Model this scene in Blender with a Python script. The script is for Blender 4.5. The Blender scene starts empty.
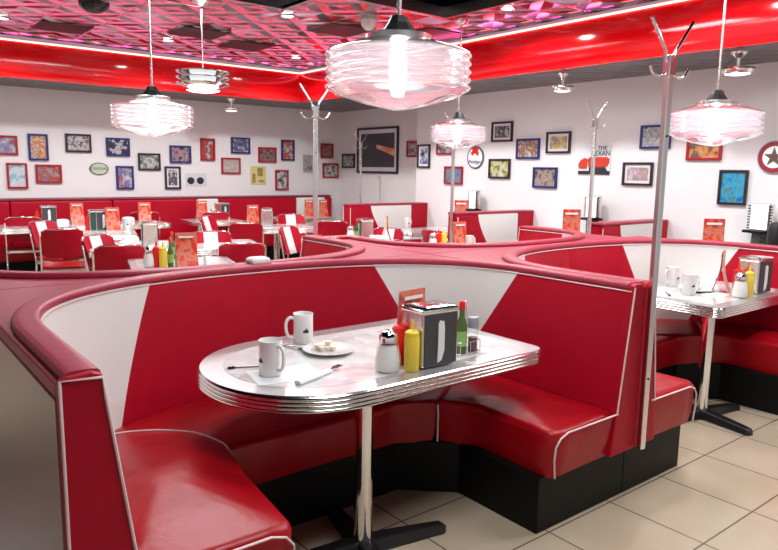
import bpy, bmesh, math, random
from mathutils import Vector, Matrix
PI = math.pi; R = math.radians
sc = bpy.context.scene; COL = sc.collection
random.seed(7)
# ------------------------------------------------------------------ camera
EYE = Vector((0, 0, 1.55)); FPX = 680.4; CX, CY = 389.0, 275.0
yaw, pit, rol = R(51.387), R(8.745), R(.9377)
fw = Vector((math.cos(yaw)*math.cos(pit), math.sin(yaw)*math.cos(pit), -math.sin(pit)))
rt = Vector((math.sin(yaw), -math.cos(yaw), 0)); up = rt.cross(fw)
rt2 = rt*math.cos(rol)+up*math.sin(rol); up2 = up*math.cos(rol)-rt*math.sin(rol)
cam = bpy.data.cameras.new('camera'); co = bpy.data.objects.new('camera', cam); COL.objects.link(co)
co.matrix_world = Matrix(((rt2.x, up2.x, -fw.x, EYE.x), (rt2.y, up2.y, -fw.y, EYE.y), (rt2.z, up2.z, -fw.z, EYE.z), (0, 0, 0, 1)))
cam.sensor_width = 36; cam.lens = FPX*36/778; cam.clip_start = .02; cam.clip_end = 100
sc.camera = co
# ------------------------------------------------------------------ world, lights, exposure
w = bpy.data.worlds.new('world'); sc.world = w; w.use_nodes = True
bg = w.node_tree.nodes['Background']; bg.inputs[0].default_value = (.97, .97, 1, 1); bg.inputs[1].default_value = .5
sc.view_settings.view_transform = 'Standard'; sc.view_settings.look = 'None'; sc.view_settings.gamma = 1
sc.view_settings.exposure = 0.12
def area(x, y, z, s, p, c=(.96, .98, 1), sy=None, rot=(0, 0, 0)):  # soft fill added below the ceiling, with no fixture of its own
    l = bpy.data.lights.new('ceiling_fill', 'AREA'); l.shape = 'RECTANGLE'; l.size = s; l.size_y = sy or s; l.energy = p; l.color = c
    o = bpy.data.objects.new('ceiling_fill', l); COL.objects.link(o); o.location = (x, y, z); o.rotation_euler = rot
    return o
area(1.5, 1.0, 3.05, 1.0, 42)
area(3.6, 1.6, 3.05, 1.0, 38)
area(2.0, 4.0, 3.05, 1.0, 42)
area(4.3, 3.8, 3.05, .8, 30)
area(2.6, 6.6, 3.05, 1.0, 40)
# ------------------------------------------------------------------ rays (a pixel of the photograph onto a wall or a height)
def ray(x, y): return rt2*((x-CX)/FPX) - up2*((y-CY)/FPX) + fw
def atY(x, y, Y): d = ray(x, y); return EYE + d*(Y/d.y)
def atX(x, y, X): d = ray(x, y); return EYE + d*(X/d.x)
def atZ(x, y, Z): d = ray(x, y); return EYE + d*((Z-EYE.z)/d.z)
# ------------------------------------------------------------------ materials
MATS = {}
def mat(name, col, rough=.5, metal=0, coat=0, emis=None, es=0, bump=None, spec=.5, trans=0, ior=1.45, noise=None, sheen=0):
    if name in MATS: return MATS[name]
    m = bpy.data.materials.new(name); m.use_nodes = True; nt = m.node_tree; b = nt.nodes['Principled BSDF']
    b.inputs['Base Color'].default_value = (*col, 1); b.inputs['Roughness'].default_value = rough
    b.inputs['Metallic'].default_value = metal; b.inputs['Coat Weight'].default_value = coat
    b.inputs['Coat Roughness'].default_value = .12
    b.inputs['Specular IOR Level'].default_value = spec
    b.inputs['Transmission Weight'].default_value = trans; b.inputs['IOR'].default_value = ior
    if emis: b.inputs['Emission Color'].default_value = (*emis, 1); b.inputs['Emission Strength'].default_value = es
    if noise or bump:
        tc = nt.nodes.new('ShaderNodeTexCoord')
    if noise:      # (scale, amount) subtle variation of the colour of the thing itself
        n = nt.nodes.new('ShaderNodeTexNoise'); n.inputs['Scale'].default_value = noise[0]; n.inputs['Detail'].default_value = 4
        nt.links.new(tc.outputs['Object'], n.inputs['Vector'])
        r = nt.nodes.new('ShaderNodeValToRGB'); k = noise[1]
        r.color_ramp.elements[0].position = .3; r.color_ramp.elements[1].position = .7
        r.color_ramp.elements[0].color = (*[c*(1-k) for c in col], 1); r.color_ramp.elements[1].color = (*[min(1, c*(1+k)) for c in col], 1)
        nt.links.new(n.outputs['Fac'], r.inputs['Fac']); nt.links.new(r.outputs['Color'], b.inputs['Base Color'])
    if bump:       # (scale, strength, distance)
        n = nt.nodes.new('ShaderNodeTexNoise'); n.inputs['Scale'].default_value = bump[0]; n.inputs['Detail'].default_value = 3
        nt.links.new(tc.outputs['Object'], n.inputs['Vector'])
        bp = nt.nodes.new('ShaderNodeBump'); bp.inputs['Strength'].default_value = bump[1]; bp.inputs['Distance'].default_value = bump[2]
        nt.links.new(n.outputs['Fac'], bp.inputs['Height']); nt.links.new(bp.outputs['Normal'], b.inputs['Normal'])
    MATS[name] = m; return m
VINYL = mat('red_vinyl', (.41, .003, .018), .42, spec=.22, bump=(350, .12, .002), noise=(14, .06))
SEATV = mat('red_seat_vinyl', (.37, .002, .008), .33, spec=.4, bump=(9, .25, .02), noise=(6, .08))
CAPV = mat('maroon_cap_vinyl', (.36, .022, .05), .42, spec=.5, bump=(300, .1, .002), noise=(20, .08))
PIPE = mat('pale_piping', (.8, .62, .62), .4)
BLACK = mat('black_plinth', (.004, .004, .004), .5, spec=.25)
IRON = mat('black_iron', (.012, .012, .013), .35)
CHROME = mat('chrome', (.86, .85, .84), .1, 1)
CHROME2 = mat('brushed_chrome', (.8, .79, .77), .24, 1)
ALU = mat('ribbed_aluminium', (.82, .8, .77), .17, 1)
WHITE = mat('white_paint', (.8, .78, .77), .5)
CER = mat('white_ceramic', (.8, .79, .77), .15, coat=.5)
PAPER = mat('white_paper', (.78, .79, .79), .7)
CARD = mat('pale_card', (.75, .52, .4), .6)
YEL = mat('yellow_plastic', (.85, .62, .06), .35)
KET = mat('red_plastic', (.75, .015, .01), .3)
GREY = mat('dark_grey_panel', (.055, .055, .06), .4)
DKGREEN = mat('dark_green_panel', (.03, .07, .055), .4)
SUGAR = mat('sugar', (.88, .86, .82), .6)
SAUCE = mat('green_sauce', (.06, .13, .02), .12, coat=.5)
PEPPER = mat('pepper_grains', (.16, .08, .07), .5, noise=(200, .6))
CAPG = mat('grey_lid', (.3, .32, .35), .35, .3)
STEELD = mat('dark_steel', (.1, .1, .1), .25, 1)
LEAF = mat('green_leaf', (.04, .12, .02), .5)
def brushed():
    m = bpy.data.materials.new('brushed_steel_panel'); m.use_nodes = True; nt = m.node_tree; b = nt.nodes['Principled BSDF']
    b.inputs['Base Color'].default_value = (.42, .37, .32, 1); b.inputs['Metallic'].default_value = 1; b.inputs['Roughness'].default_value = .32
    tc = nt.nodes.new('ShaderNodeTexCoord'); mp = nt.nodes.new('ShaderNodeMapping'); mp.inputs['Scale'].default_value = (1, 1.5, 90)
    n = nt.nodes.new('ShaderNodeTexNoise'); n.inputs['Scale'].default_value = 3
    nt.links.new(tc.outputs['Object'], mp.inputs['Vector']); nt.links.new(mp.outputs[0], n.inputs['Vector'])
    bp = nt.nodes.new('ShaderNodeBump'); bp.inputs['Strength'].default_value = .08; bp.inputs['Distance'].default_value = .003
    nt.links.new(n.outputs['Fac'], bp.inputs['Height']); nt.links.new(bp.outputs[0], b.inputs['Normal'])
    return m
BRUSH = brushed()
def grid_mat(name, pitch, ox, oy, tile, grout, gw, rough, noise_s, noise_k, coat=0, extra=None):
    m = bpy.data.materials.new(name); m.use_nodes = True; nt = m.node_tree; b = nt.nodes['Principled BSDF']; L = nt.links
    tc = nt.nodes.new('ShaderNodeTexCoord'); mp = nt.nodes.new('ShaderNodeMapping'); mp.inputs['Location'].default_value = (-ox, -oy, 0)
    L.new(tc.outputs['Object'], mp.inputs['Vector'])
    br = nt.nodes.new('ShaderNodeTexBrick'); br.offset = 0; br.squash = 1
    br.inputs['Scale'].default_value = 1; br.inputs['Brick Width'].default_value = pitch; br.inputs['Row Height'].default_value = pitch
    br.inputs['Mortar Size'].default_value = gw; br.inputs['Mortar Smooth'].default_value = .1
    br.inputs['Color1'].default_value = (*tile, 1); br.inputs['Color2'].default_value = (*[c*.93 for c in tile], 1); br.inputs['Mortar'].default_value = (*grout, 1)
    L.new(mp.outputs[0], br.inputs['Vector'])
    n = nt.nodes.new('ShaderNodeTexNoise'); n.inputs['Scale'].default_value = noise_s; n.inputs['Detail'].default_value = 5
    L.new(tc.outputs['Object'], n.inputs['Vector'])
    r = nt.nodes.new('ShaderNodeValToRGB'); r.color_ramp.elements[0].position = .3; r.color_ramp.elements[1].position = .7
    r.color_ramp.elements[0].color = (1-noise_k, 1-noise_k*1.2, 1-noise_k*1.4, 1); r.color_ramp.elements[1].color = (1, 1, 1, 1)
    L.new(n.outputs['Fac'], r.inputs['Fac'])
    mx = nt.nodes.new('ShaderNodeMixRGB'); mx.blend_type = 'MULTIPLY'; mx.inputs[0].default_value = 1
    L.new(br.outputs['Color'], mx.inputs[1]); L.new(r.outputs['Color'], mx.inputs[2]); L.new(mx.outputs[0], b.inputs['Base Color'])
    bp = nt.nodes.new('ShaderNodeBump'); bp.inputs['Strength'].default_value = .4; bp.inputs['Distance'].default_value = .003; bp.invert = True
    L.new(br.outputs['Fac'], bp.inputs['Height']); L.new(bp.outputs[0], b.inputs['Normal'])
    b.inputs['Roughness'].default_value = rough; b.inputs['Coat Weight'].default_value = coat; b.inputs['Coat Roughness'].default_value = .05
    return m
FLOOR = grid_mat('beige_floor_tile', .4572, 2.287, 1.715, (.60, .49, .36), (.16, .11, .08), .004, .22, 2.2, .14, coat=.35)
def tin(name, base, rough, depth):
    m = bpy.data.materials.new(name); m.use_nodes = True; nt = m.node_tree; b = nt.nodes['Principled BSDF']; L = nt.links
    b.inputs['Base Color'].default_value = (*base, 1); b.inputs['Metallic'].default_value = 1; b.inputs['Roughness'].default_value = rough
    tc = nt.nodes.new('ShaderNodeTexCoord')
    br = nt.nodes.new('ShaderNodeTexBrick'); br.offset = 0; br.inputs['Scale'].default_value = 1
    br.inputs['Brick Width'].default_value = .61; br.inputs['Row Height'].default_value = .61; br.inputs['Mortar Size'].default_value = .018; br.inputs['Mortar Smooth'].default_value = 1
    L.new(tc.outputs['Object'], br.inputs['Vector'])
    vm = nt.nodes.new('ShaderNodeVectorMath'); vm.operation = 'MULTIPLY'; vm.inputs[1].default_value = (1/.61, 1/.61, 0)
    L.new(tc.outputs['Object'], vm.inputs[0])
    mp = nt.nodes.new('ShaderNodeMapping'); mp.inputs['Rotation'].default_value = (0, 0, 0); L.new(vm.outputs[0], mp.inputs['Vector'])
    sx = nt.nodes.new('ShaderNodeSeparateXYZ'); L.new(mp.outputs[0], sx.inputs[0])
    def tri(out):
        a = nt.nodes.new('ShaderNodeMath'); a.operation = 'PINGPONG'; a.inputs[1].default_value = .5; L.new(out, a.inputs[0]); return a.outputs[0]
    ad = nt.nodes.new('ShaderNodeMath'); ad.operation = 'ADD'; L.new(tri(sx.outputs[0]), ad.inputs[0]); L.new(tri(sx.outputs[1]), ad.inputs[1])
    pp = nt.nodes.new('ShaderNodeMath'); pp.operation = 'PINGPONG'; pp.inputs[1].default_value = .25; L.new(ad.outputs[0], pp.inputs[0])
    b1 = nt.nodes.new('ShaderNodeBump'); b1.inputs['Strength'].default_value = 1; b1.inputs['Distance'].default_value = depth; L.new(pp.outputs[0], b1.inputs['Height'])
    b2 = nt.nodes.new('ShaderNodeBump'); b2.inputs['Strength'].default_value = 1; b2.inputs['Distance'].default_value = .02; b2.invert = True
    L.new(br.outputs['Fac'], b2.inputs['Height']); L.new(b1.outputs[0], b2.inputs['Normal']); L.new(b2.outputs[0], b.inputs['Normal'])
    return m
TIN = tin('embossed_tin', (.42, .34, .38), .14, .16)
TIN2 = tin('dull_tin', (.2, .19, .2), .35, .05)
def pleat():
    m = bpy.data.materials.new('white_pleated_vinyl'); m.use_nodes = True; nt = m.node_tree; b = nt.nodes['Principled BSDF']; L = nt.links
    b.inputs['Base Color'].default_value = (.8, .78, .75, 1); b.inputs['Roughness'].default_value = .4
    uv = nt.nodes.new('ShaderNodeUVMap'); wv = nt.nodes.new('ShaderNodeTexWave'); wv.bands_direction = 'X'; wv.inputs['Scale'].default_value = 12
    L.new(uv.outputs[0], wv.inputs['Vector'])
    bp = nt.nodes.new('ShaderNodeBump'); bp.inputs['Strength'].default_value = .16; bp.inputs['Distance'].default_value = .003
    L.new(wv.outputs['Fac'], bp.inputs['Height']); L.new(bp.outputs[0], b.inputs['Normal'])
    return m
PLEAT = pleat()
def laminate():
    m = bpy.data.materials.new('cracked_ice_laminate'); m.use_nodes = True; nt = m.node_tree; b = nt.nodes['Principled BSDF']; L = nt.links
    b.inputs['Roughness'].default_value = .12; b.inputs['Coat Weight'].default_value = .4
    tc = nt.nodes.new('ShaderNodeTexCoord'); v = nt.nodes.new('ShaderNodeTexVoronoi'); v.inputs['Scale'].default_value = 14
    n = nt.nodes.new('ShaderNodeTexNoise'); n.inputs['Scale'].default_value = 5; n.inputs['Detail'].default_value = 6
    L.new(tc.outputs['Object'], v.inputs['Vector']); L.new(tc.outputs['Object'], n.inputs['Vector'])
    mx = nt.nodes.new('ShaderNodeMixRGB'); mx.inputs[0].default_value = .6; L.new(v.outputs['Color'], mx.inputs[1]); L.new(n.outputs['Fac'], mx.inputs[2])
    r = nt.nodes.new('ShaderNodeValToRGB'); e = r.color_ramp.elements
    e[0].position = .3; e[0].color = (.58, .57, .57, 1); e[1].position = .62; e[1].color = (.8, .79, .78, 1)
    L.new(mx.outputs[0], r.inputs['Fac']); L.new(r.outputs['Color'], b.inputs['Base Color'])
    return m
LAM = laminate()
BORD = mat('brushed_border', (.62, .6, .6), .3, .75)
def lampglass():
    m = bpy.data.materials.new('ribbed_lamp_glass'); m.use_nodes = True; nt = m.node_tree; L = nt.links
    for x in list(nt.nodes): nt.nodes.remove(x)
    o = nt.nodes.new('ShaderNodeOutputMaterial'); t = nt.nodes.new('ShaderNodeBsdfTransparent'); t.inputs[0].default_value = (.96, .95, .97, 1)
    g = nt.nodes.new('ShaderNodeBsdfGlossy'); g.inputs['Roughness'].default_value = .08; g.inputs[0].default_value = (1, .97, 1, 1)
    tr = nt.nodes.new('ShaderNodeBsdfTranslucent'); tr.inputs[0].default_value = (.95, .93, .95, 1)
    fr = nt.nodes.new('ShaderNodeLayerWeight'); fr.inputs[0].default_value = .45
    a = nt.nodes.new('ShaderNodeMixShader'); a.inputs[0].default_value = .2
    L.new(t.outputs[0], a.inputs[1]); L.new(tr.outputs[0], a.inputs[2])
    c = nt.nodes.new('ShaderNodeMixShader'); L.new(fr.outputs['Facing'], c.inputs[0]); L.new(a.outputs[0], c.inputs[1]); L.new(g.outputs[0], c.inputs[2])
    L.new(c.outputs[0], o.inputs[0]); return m
LGLASS = lampglass()
def clear(name, tint):
    m = bpy.data.materials.new(name); m.use_nodes = True; nt = m.node_tree; L = nt.links
    for x in list(nt.nodes): nt.nodes.remove(x)
    o = nt.nodes.new('ShaderNodeOutputMaterial'); t = nt.nodes.new('ShaderNodeBsdfTransparent'); t.inputs[0].default_value = (*tint, 1)
    g = nt.nodes.new('ShaderNodeBsdfGlossy'); g.inputs['Roughness'].default_value = .05
    fr = nt.nodes.new('ShaderNodeLayerWeight'); fr.inputs[0].default_value = .12
    c = nt.nodes.new('ShaderNodeMixShader'); L.new(fr.outputs['Facing'], c.inputs[0]); L.new(t.outputs[0], c.inputs[1]); L.new(g.outputs[0], c.inputs[2])
    L.new(c.outputs[0], o.inputs[0]); return m
GLASS = clear('clear_glass', (.99, .99, .99))
def glow(name, col, s): return mat(name, (.02, .02, .02), .5, emis=col, es=s)
BULB = glow('glowing_bulb', (1, .96, .95), 60)
DLIGHT = glow('glowing_downlight', (1, .97, .93), 14)
NEON = glow('pink_neon', (1, .3, .25), 5)
COVE = glow('magenta_cove_tube', (1, .06, .36), 16)
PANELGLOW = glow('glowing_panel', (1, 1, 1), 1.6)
DRUM = glow('glowing_lamp_drum', (.85, .95, 1), 1.1)
def picmat(name, cols, scale=6, kind='noise', seed=0):
    m = bpy.data.materials.new(name); m.use_nodes = True; nt = m.node_tree; b = nt.nodes['Principled BSDF']; L = nt.links
    b.inputs['Roughness'].default_value = .3
    tc = nt.nodes.new('ShaderNodeTexCoord'); mp = nt.nodes.new('ShaderNodeMapping'); mp.inputs['Location'].default_value = (seed*3.1, seed*1.7, seed)
    L.new(tc.outputs['Object'], mp.inputs[0])
    n = nt.nodes.new('ShaderNodeTexNoise'); n.inputs['Scale'].default_value = scale; n.inputs['Detail'].default_value = 9; n.inputs['Distortion'].default_value = .3
    L.new(mp.outputs[0], n.inputs['Vector'])
    r = nt.nodes.new('ShaderNodeValToRGB'); r.color_ramp.interpolation = 'LINEAR'; e = r.color_ramp.elements
    cols = [tuple(c*.72 for c in q) for q in cols]; k = len(cols)
    e[0].position = .33; e[0].color = (*cols[0], 1); e[1].position = .67; e[1].color = (*cols[-1], 1)
    for i in range(1, k-1): q = e.new(.38+.24*(i-.5)/(k-1)); q.color = (*cols[i], 1)
    L.new(n.outputs['Fac'], r.inputs['Fac']); L.new(r.outputs['Color'], b.inputs['Base Color'])
    return m
# ------------------------------------------------------------------ mesh helpers
class MB:
    def __init__(s): s.v = []; s.f = []; s.m = []; s.uv = {}
    def add(s, vs, fs, mi=0):
        o = len(s.v); s.v += [tuple(p) for p in vs]
        for f in fs: s.f.append([o+i for i in f]); s.m.append(mi)
        return s
    def box(s, x0, x1, y0, y1, z0, z1, mi=0):
        return s.add([(x, y, z) for z in (z0, z1) for y in (y0, y1) for x in (x0, x1)],
                     [(0, 2, 3, 1), (4, 5, 7, 6), (0, 1, 5, 4), (2, 6, 7, 3), (0, 4, 6, 2), (1, 3, 7, 5)], mi)
    def prism(s, poly, z0, z1, mi=0):
        n = len(poly)
        return s.add([(x, y, z0) for x, y in poly]+[(x, y, z1) for x, y in poly],
                     [list(range(n))[::-1], list(range(n, 2*n))]+[(i, (i+1) % n, n+(i+1) % n, n+i) for i in range(n)], mi)
    def lathe(s, prof, c=(0, 0, 0), seg=32, mi=0, rip=None):
        n = len(prof); vs = []
        for k in range(seg):
            a = 2*PI*k/seg
            for r, z in prof:
                rr = r*(1+(rip*(1 if k % 2 else -1) if rip and r > .001 else 0))
                vs.append((c[0]+rr*math.cos(a), c[1]+rr*math.sin(a), c[2]+z))
        fs = [(k*n+i, ((k+1) % seg)*n+i, ((k+1) % seg)*n+i+1, k*n+i+1) for k in range(seg) for i in range(n-1)]
        return s.add(vs, fs, mi)
    def tube(s, pts, r, seg=10, mi=0, closed=False):
        P = [Vector(p) for p in pts]; n = len(P); vs = []; prev = None
        for i, p in enumerate(P):
            if closed: d = P[(i+1) % n]-P[i-1]
            else: d = P[min(i+1, n-1)]-P[max(i-1, 0)]
            d.normalize()
            if prev is None: a = d.orthogonal().normalized()
            else:
                a = prev-d*prev.dot(d); a = a.normalized() if a.length > 1e-6 else d.orthogonal().normalized()
            prev = a; b = d.cross(a); rr = r[i] if isinstance(r, (list, tuple)) else r
            for k in range(seg):
                t = 2*PI*k/seg; q = p+(a*math.cos(t)+b*math.sin(t))*rr; vs.append(q[:])
        m = n if closed else n-1
        fs = [(i*seg+k, i*seg+(k+1) % seg, ((i+1) % n)*seg+(k+1) % seg, ((i+1) % n)*seg+k) for i in range(m) for k in range(seg)]
        if not closed: fs += [list(range(seg))[::-1], [(n-1)*seg+k for k in range(seg)]]
        return s.add(vs, fs, mi)
    def loops(s, L, cap0=True, cap1=True, closed_loop=True, closed_sweep=False, mi=0):
        n = len(L[0]); k = len(L); vs = [p for l in L for p in l]; fs = []
        for i in range(k if closed_sweep else k-1):
            for j in range(n if closed_loop else n-1):
                a, b = i*n+j, i*n+(j+1) % n; c, d = ((i+1) % k)*n+(j+1) % n, ((i+1) % k)*n+j
                fs.append((a, b, c, d))
        if cap0 and not closed_sweep: fs.append(list(range(n))[::-1])
        if cap1 and not closed_sweep: fs.append([(k-1)*n+j for j in range(n)])
        return s.add(vs, fs, mi)
    def build(s, name, mats, parent=None, smooth=None, bevel=0, label=None, recalc=True, tf=None):
        me = bpy.data.meshes.new(name)
        vs = s.v if tf is None else [tuple(tf @ Vector(p)) for p in s.v]
        me.from_pydata(vs, [], s.f)
        if not isinstance(mats, (list, tuple)): mats = [mats]
        for m in mats: me.materials.append(m)
        for p, mi in zip(me.polygons, s.m): p.material_index = mi
        bm = bmesh.new(); bm.from_mesh(me)
        if recalc: bmesh.ops.recalc_face_normals(bm, faces=bm.faces)
        big = [f for f in bm.faces if len(f.verts) > 4]
        if big: bmesh.ops.triangulate(bm, faces=big)
        bm.to_mesh(me); bm.free()
        o = bpy.data.objects.new(name, me); COL.objects.link(o)
        if parent: o.parent = parent
        if bevel:
            b = o.modifiers.new('bevel', 'BEVEL'); b.width = bevel; b.segments = 2; b.limit_method = 'ANGLE'; b.angle_limit = R(40)
        if smooth is not None:
            me.shade_smooth()
            me.set_sharp_from_angle(angle=R(smooth))
        if label: o['label'] = label
        return o
def empty(name, loc, label, cat, rz=0, group=None):
    o = bpy.data.objects.new(name, None); COL.objects.link(o); o.location = loc; o.rotation_euler = (0, 0, rz); o.empty_display_size = .1
    tag(o, label, cat, group); return o
def tag(o, label, cat, group=None):
    o['label'] = label; o['category'] = cat
    if group: o['group'] = group
    return o
def struct(o): o['kind'] = 'structure'; return o
def copy_tree(o, parent=None):
    c = o.copy(); COL.objects.link(c); c.parent = parent
    for ch in o.children: copy_tree(ch, c)
    return c
GRP = {'diner_chair': 'red diner chairs around the loose tables', 'ketchup_bottle': 'red ketchup bottles on the tables', 'mustard_bottle': 'yellow mustard bottles on the tables', 'sugar_shaker': 'sugar shakers on the tables', 'napkin_dispenser': 'napkin dispensers on the tables', 'menu_card': 'menu cards standing on the tables', 'mug': 'white mugs on the tables', 'plate': 'saucers on the booth tables', 'sauce_bottle': 'sauce bottles on the tables', 'glass_pendant': 'ribbed glass pendants', 'selector_box': 'glowing boxes at the right wall', 'small_plant': 'small plants by the glowing boxes', 'napkin_stack': 'white napkin stacks on the tables', 'spoon': 'metal spoons on the booth tables'}
def put(src, loc, label, rz=0, group=None, first=[set()]):
    key = src.name; group = group or GRP.get(key.split('.')[0])
    if key in first[0]: o = copy_tree(src)
    else: first[0].add(key); o = src
    o.location = loc; o.rotation_euler = (0, 0, rz); o['label'] = label
    if group: o['group'] = group
    return o
def textmesh(name, body, size, m, parent, loc, rot, depth=.001, align='CENTER', sx=1):
    c = bpy.data.curves.new(name, 'FONT'); c.body = body; c.size = size; c.extrude = depth; c.align_x = align; c.align_y = 'CENTER'
    o = bpy.data.objects.new(name+'_tmp', c); COL.objects.link(o)
    dg = bpy.context.evaluated_depsgraph_get(); me = bpy.data.meshes.new_from_object(o.evaluated_get(dg))
    bpy.data.objects.remove(o); me.materials.clear(); me.materials.append(m)
    t = bpy.data.objects.new(name, me); COL.objects.link(t); t.parent = parent; t.location = loc; t.rotation_euler = rot; t.scale = (sx, 1, 1)
    return t
# ================================================================== STRUCTURE
WX, WX2, WY, WYB = 6.85, 7.32, 10.7, 7.95       # right wall, its recess, left wall, where the recess begins
BX, BY, ZS, ZC = 5.83, 9.65, 2.6, 3.12         # red band planes, soffit height, ceiling height
WALL = mat('white_wall', (.76, .72, .72), .6, noise=(1.5, .02))
o = struct(MB().box(-5, 8, -5, 12, -.1, 0).build('floor', FLOOR))
struct(MB().box(-5, WX2+.2, WY, WY+.15, 0, ZC+.3).build('wall_left', WALL))
struct(MB().prism([(WX, -5), (WX, WYB), (WX2, WYB), (WX2, WY), (WX2+.25, WY), (WX2+.25, -5)], 0, ZC+.3).build('wall_right', WALL))
# upper ceiling of embossed tin with two black recesses
cm = MB()
cm.box(-5, BX+.12, 6.22, BY+.12, ZC, ZC+.02)
cm.box(3.55, BX+.12, 5.42, 6.22, ZC, ZC+.02)
cm.box(5.03, BX+.12, -5, 5.42, ZC, ZC+.02)
struct(cm.build('ceiling', TIN))
bk = MB().box(-5, 3.55, -5, 6.22, ZC+.1, ZC+.13); bk.box(3.55, 5.03, -5, 5.42, ZC+.1, ZC+.13)
struct(bk.build('ceiling_recess', mat('black_ceiling', (.001, .001, .003), .9, spec=0)))
tr = MB()
tr.box(-5, 3.58, 6.19, 6.22, ZC-.01, ZC+.1); tr.box(3.55, 3.58, 5.42, 6.19, ZC-.01, ZC+.1)
tr.box(3.58, 5.03, 5.39, 5.42, ZC-.01, ZC+.1); tr.box(5.0, 5.03, -5, 5.39, ZC-.01, ZC+.1)
struct(tr.build('trim_1', CHROME2))
# soffit
sm = MB(); sm.prism([(BX+.05, -5), (BX+.05, BY+.05), (-5, BY+.05), (-5, WY), (WX2, WY), (WX2, WYB), (WX, WYB), (WX, -5)], ZS, ZS+.03)
struct(sm.build('ceiling_soffit', TIN2))
# red band: bulging glossy face, L shaped
REDB = mat('glossy_red_band', (.8, .002, .006), .1, coat=.6)
prof = [(0.02, ZS-.0)]+[(-.035*math.sin(PI*i/10)**.7 if 0 < i < 10 else 0, ZS+.44*i/10) for i in range(11)]+[(.06, ZS+.44), (.06, ZS)]
L = []
for (px, py, dx, dy) in ((-5, BY, 0, 1), (BX, BY, 1, 1), (BX, -5, 1, 0)):
    L.append([(px+dx*n, py+dy*n, z) for n, z in prof])
struct(MB().loops(L).build('trim_2', REDB, smooth=40))
nb = MB().tube([(-5, BY-.012, ZS+.447), (BX-.012, BY-.012, ZS+.447), (BX-.012, -5, ZS+.447)], .010, 8)
cv = MB().tube([(-5, BY+.045, ZS+.452), (BX+.045, BY+.045, ZS+.452), (BX+.045, -5, ZS+.452)], .010, 8)
tag(cv.build('cove_tube', COVE, smooth=60), 'magenta tube hidden in the cove between the red band and the tin ceiling', 'neon light')
tag(nb.build('neon_tube', NEON, smooth=60), 'long glowing pink neon tube running along the top of the glossy red band', 'neon light')
# ================================================================== BOOTHS
def upath(x0, x1, wc, b, N=96, ex=2.4):
    cx = (x0+x1)/2; a = (x1-x0)/2
    P = [Vector((x0, wc*i/40)) for i in range(40)]
    for i in range(240):
        th = PI-PI*i/239; c, s_ = math.cos(th), math.sin(th)
        P.append(Vector((cx+a*math.copysign(abs(c)**(2/ex), c), wc+b*abs(s_)**(2/ex))))
    P += [Vector((x1, wc*(1-i/40))) for i in range(1, 41)]
    D = [0]
    for i in range(1, len(P)): D.append(D[-1]+(P[i]-P[i-1]).length)
    Q = []; j = 0
    for k in range(N+1):
        t = D[-1]*k/N
        while j < len(P)-2 and D[j+1] < t: j += 1
        u = (t-D[j])/max(1e-9, D[j+1]-D[j]); Q.append(P[j].lerp(P[j+1], min(1, max(0, u))))
    T = []
    for k in range(N+1):
        d = Q[min(N, k+1)]-Q[max(0, k-1)]; d.normalize(); T.append(Vector((-d.y, d.x)))
    return Q, T, D[-1]
ZT = 1.05
def rake(z): return .075*max(0, (1.03-z))/.57
def cushion(poly, z0, z1, dome, rnd=.035):
    c = Vector((sum(p[0] for p in poly)/len(poly), sum(p[1] for p in poly)/len(poly)))
    rings = []
    def ring(f, ins, z):
        out = []
        for p in poly:
            d = Vector(p)-c; l = d.length; q = c+d*max(0.0, (l*f-ins)/l); out.append((q.x, q.y, z))
        return out
    rings.append(ring(1, .02, z0)); rings.append(ring(1, .004, z0+(z1-z0)*.4)); rings.append(ring(1, 0, z1-rnd))
    for k in range(1, 5):
        a = PI/2*k/4; rings.append(ring(1, rnd*(1-math.cos(a)), z1-rnd+rnd*math.sin(a)))
    for f in (.88, .74, .58, .4, .2, .02): rings.append(ring(f, rnd*f, z1+dome*(1-(f+.08)**2.2)))
    return MB().loops(rings)
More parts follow.
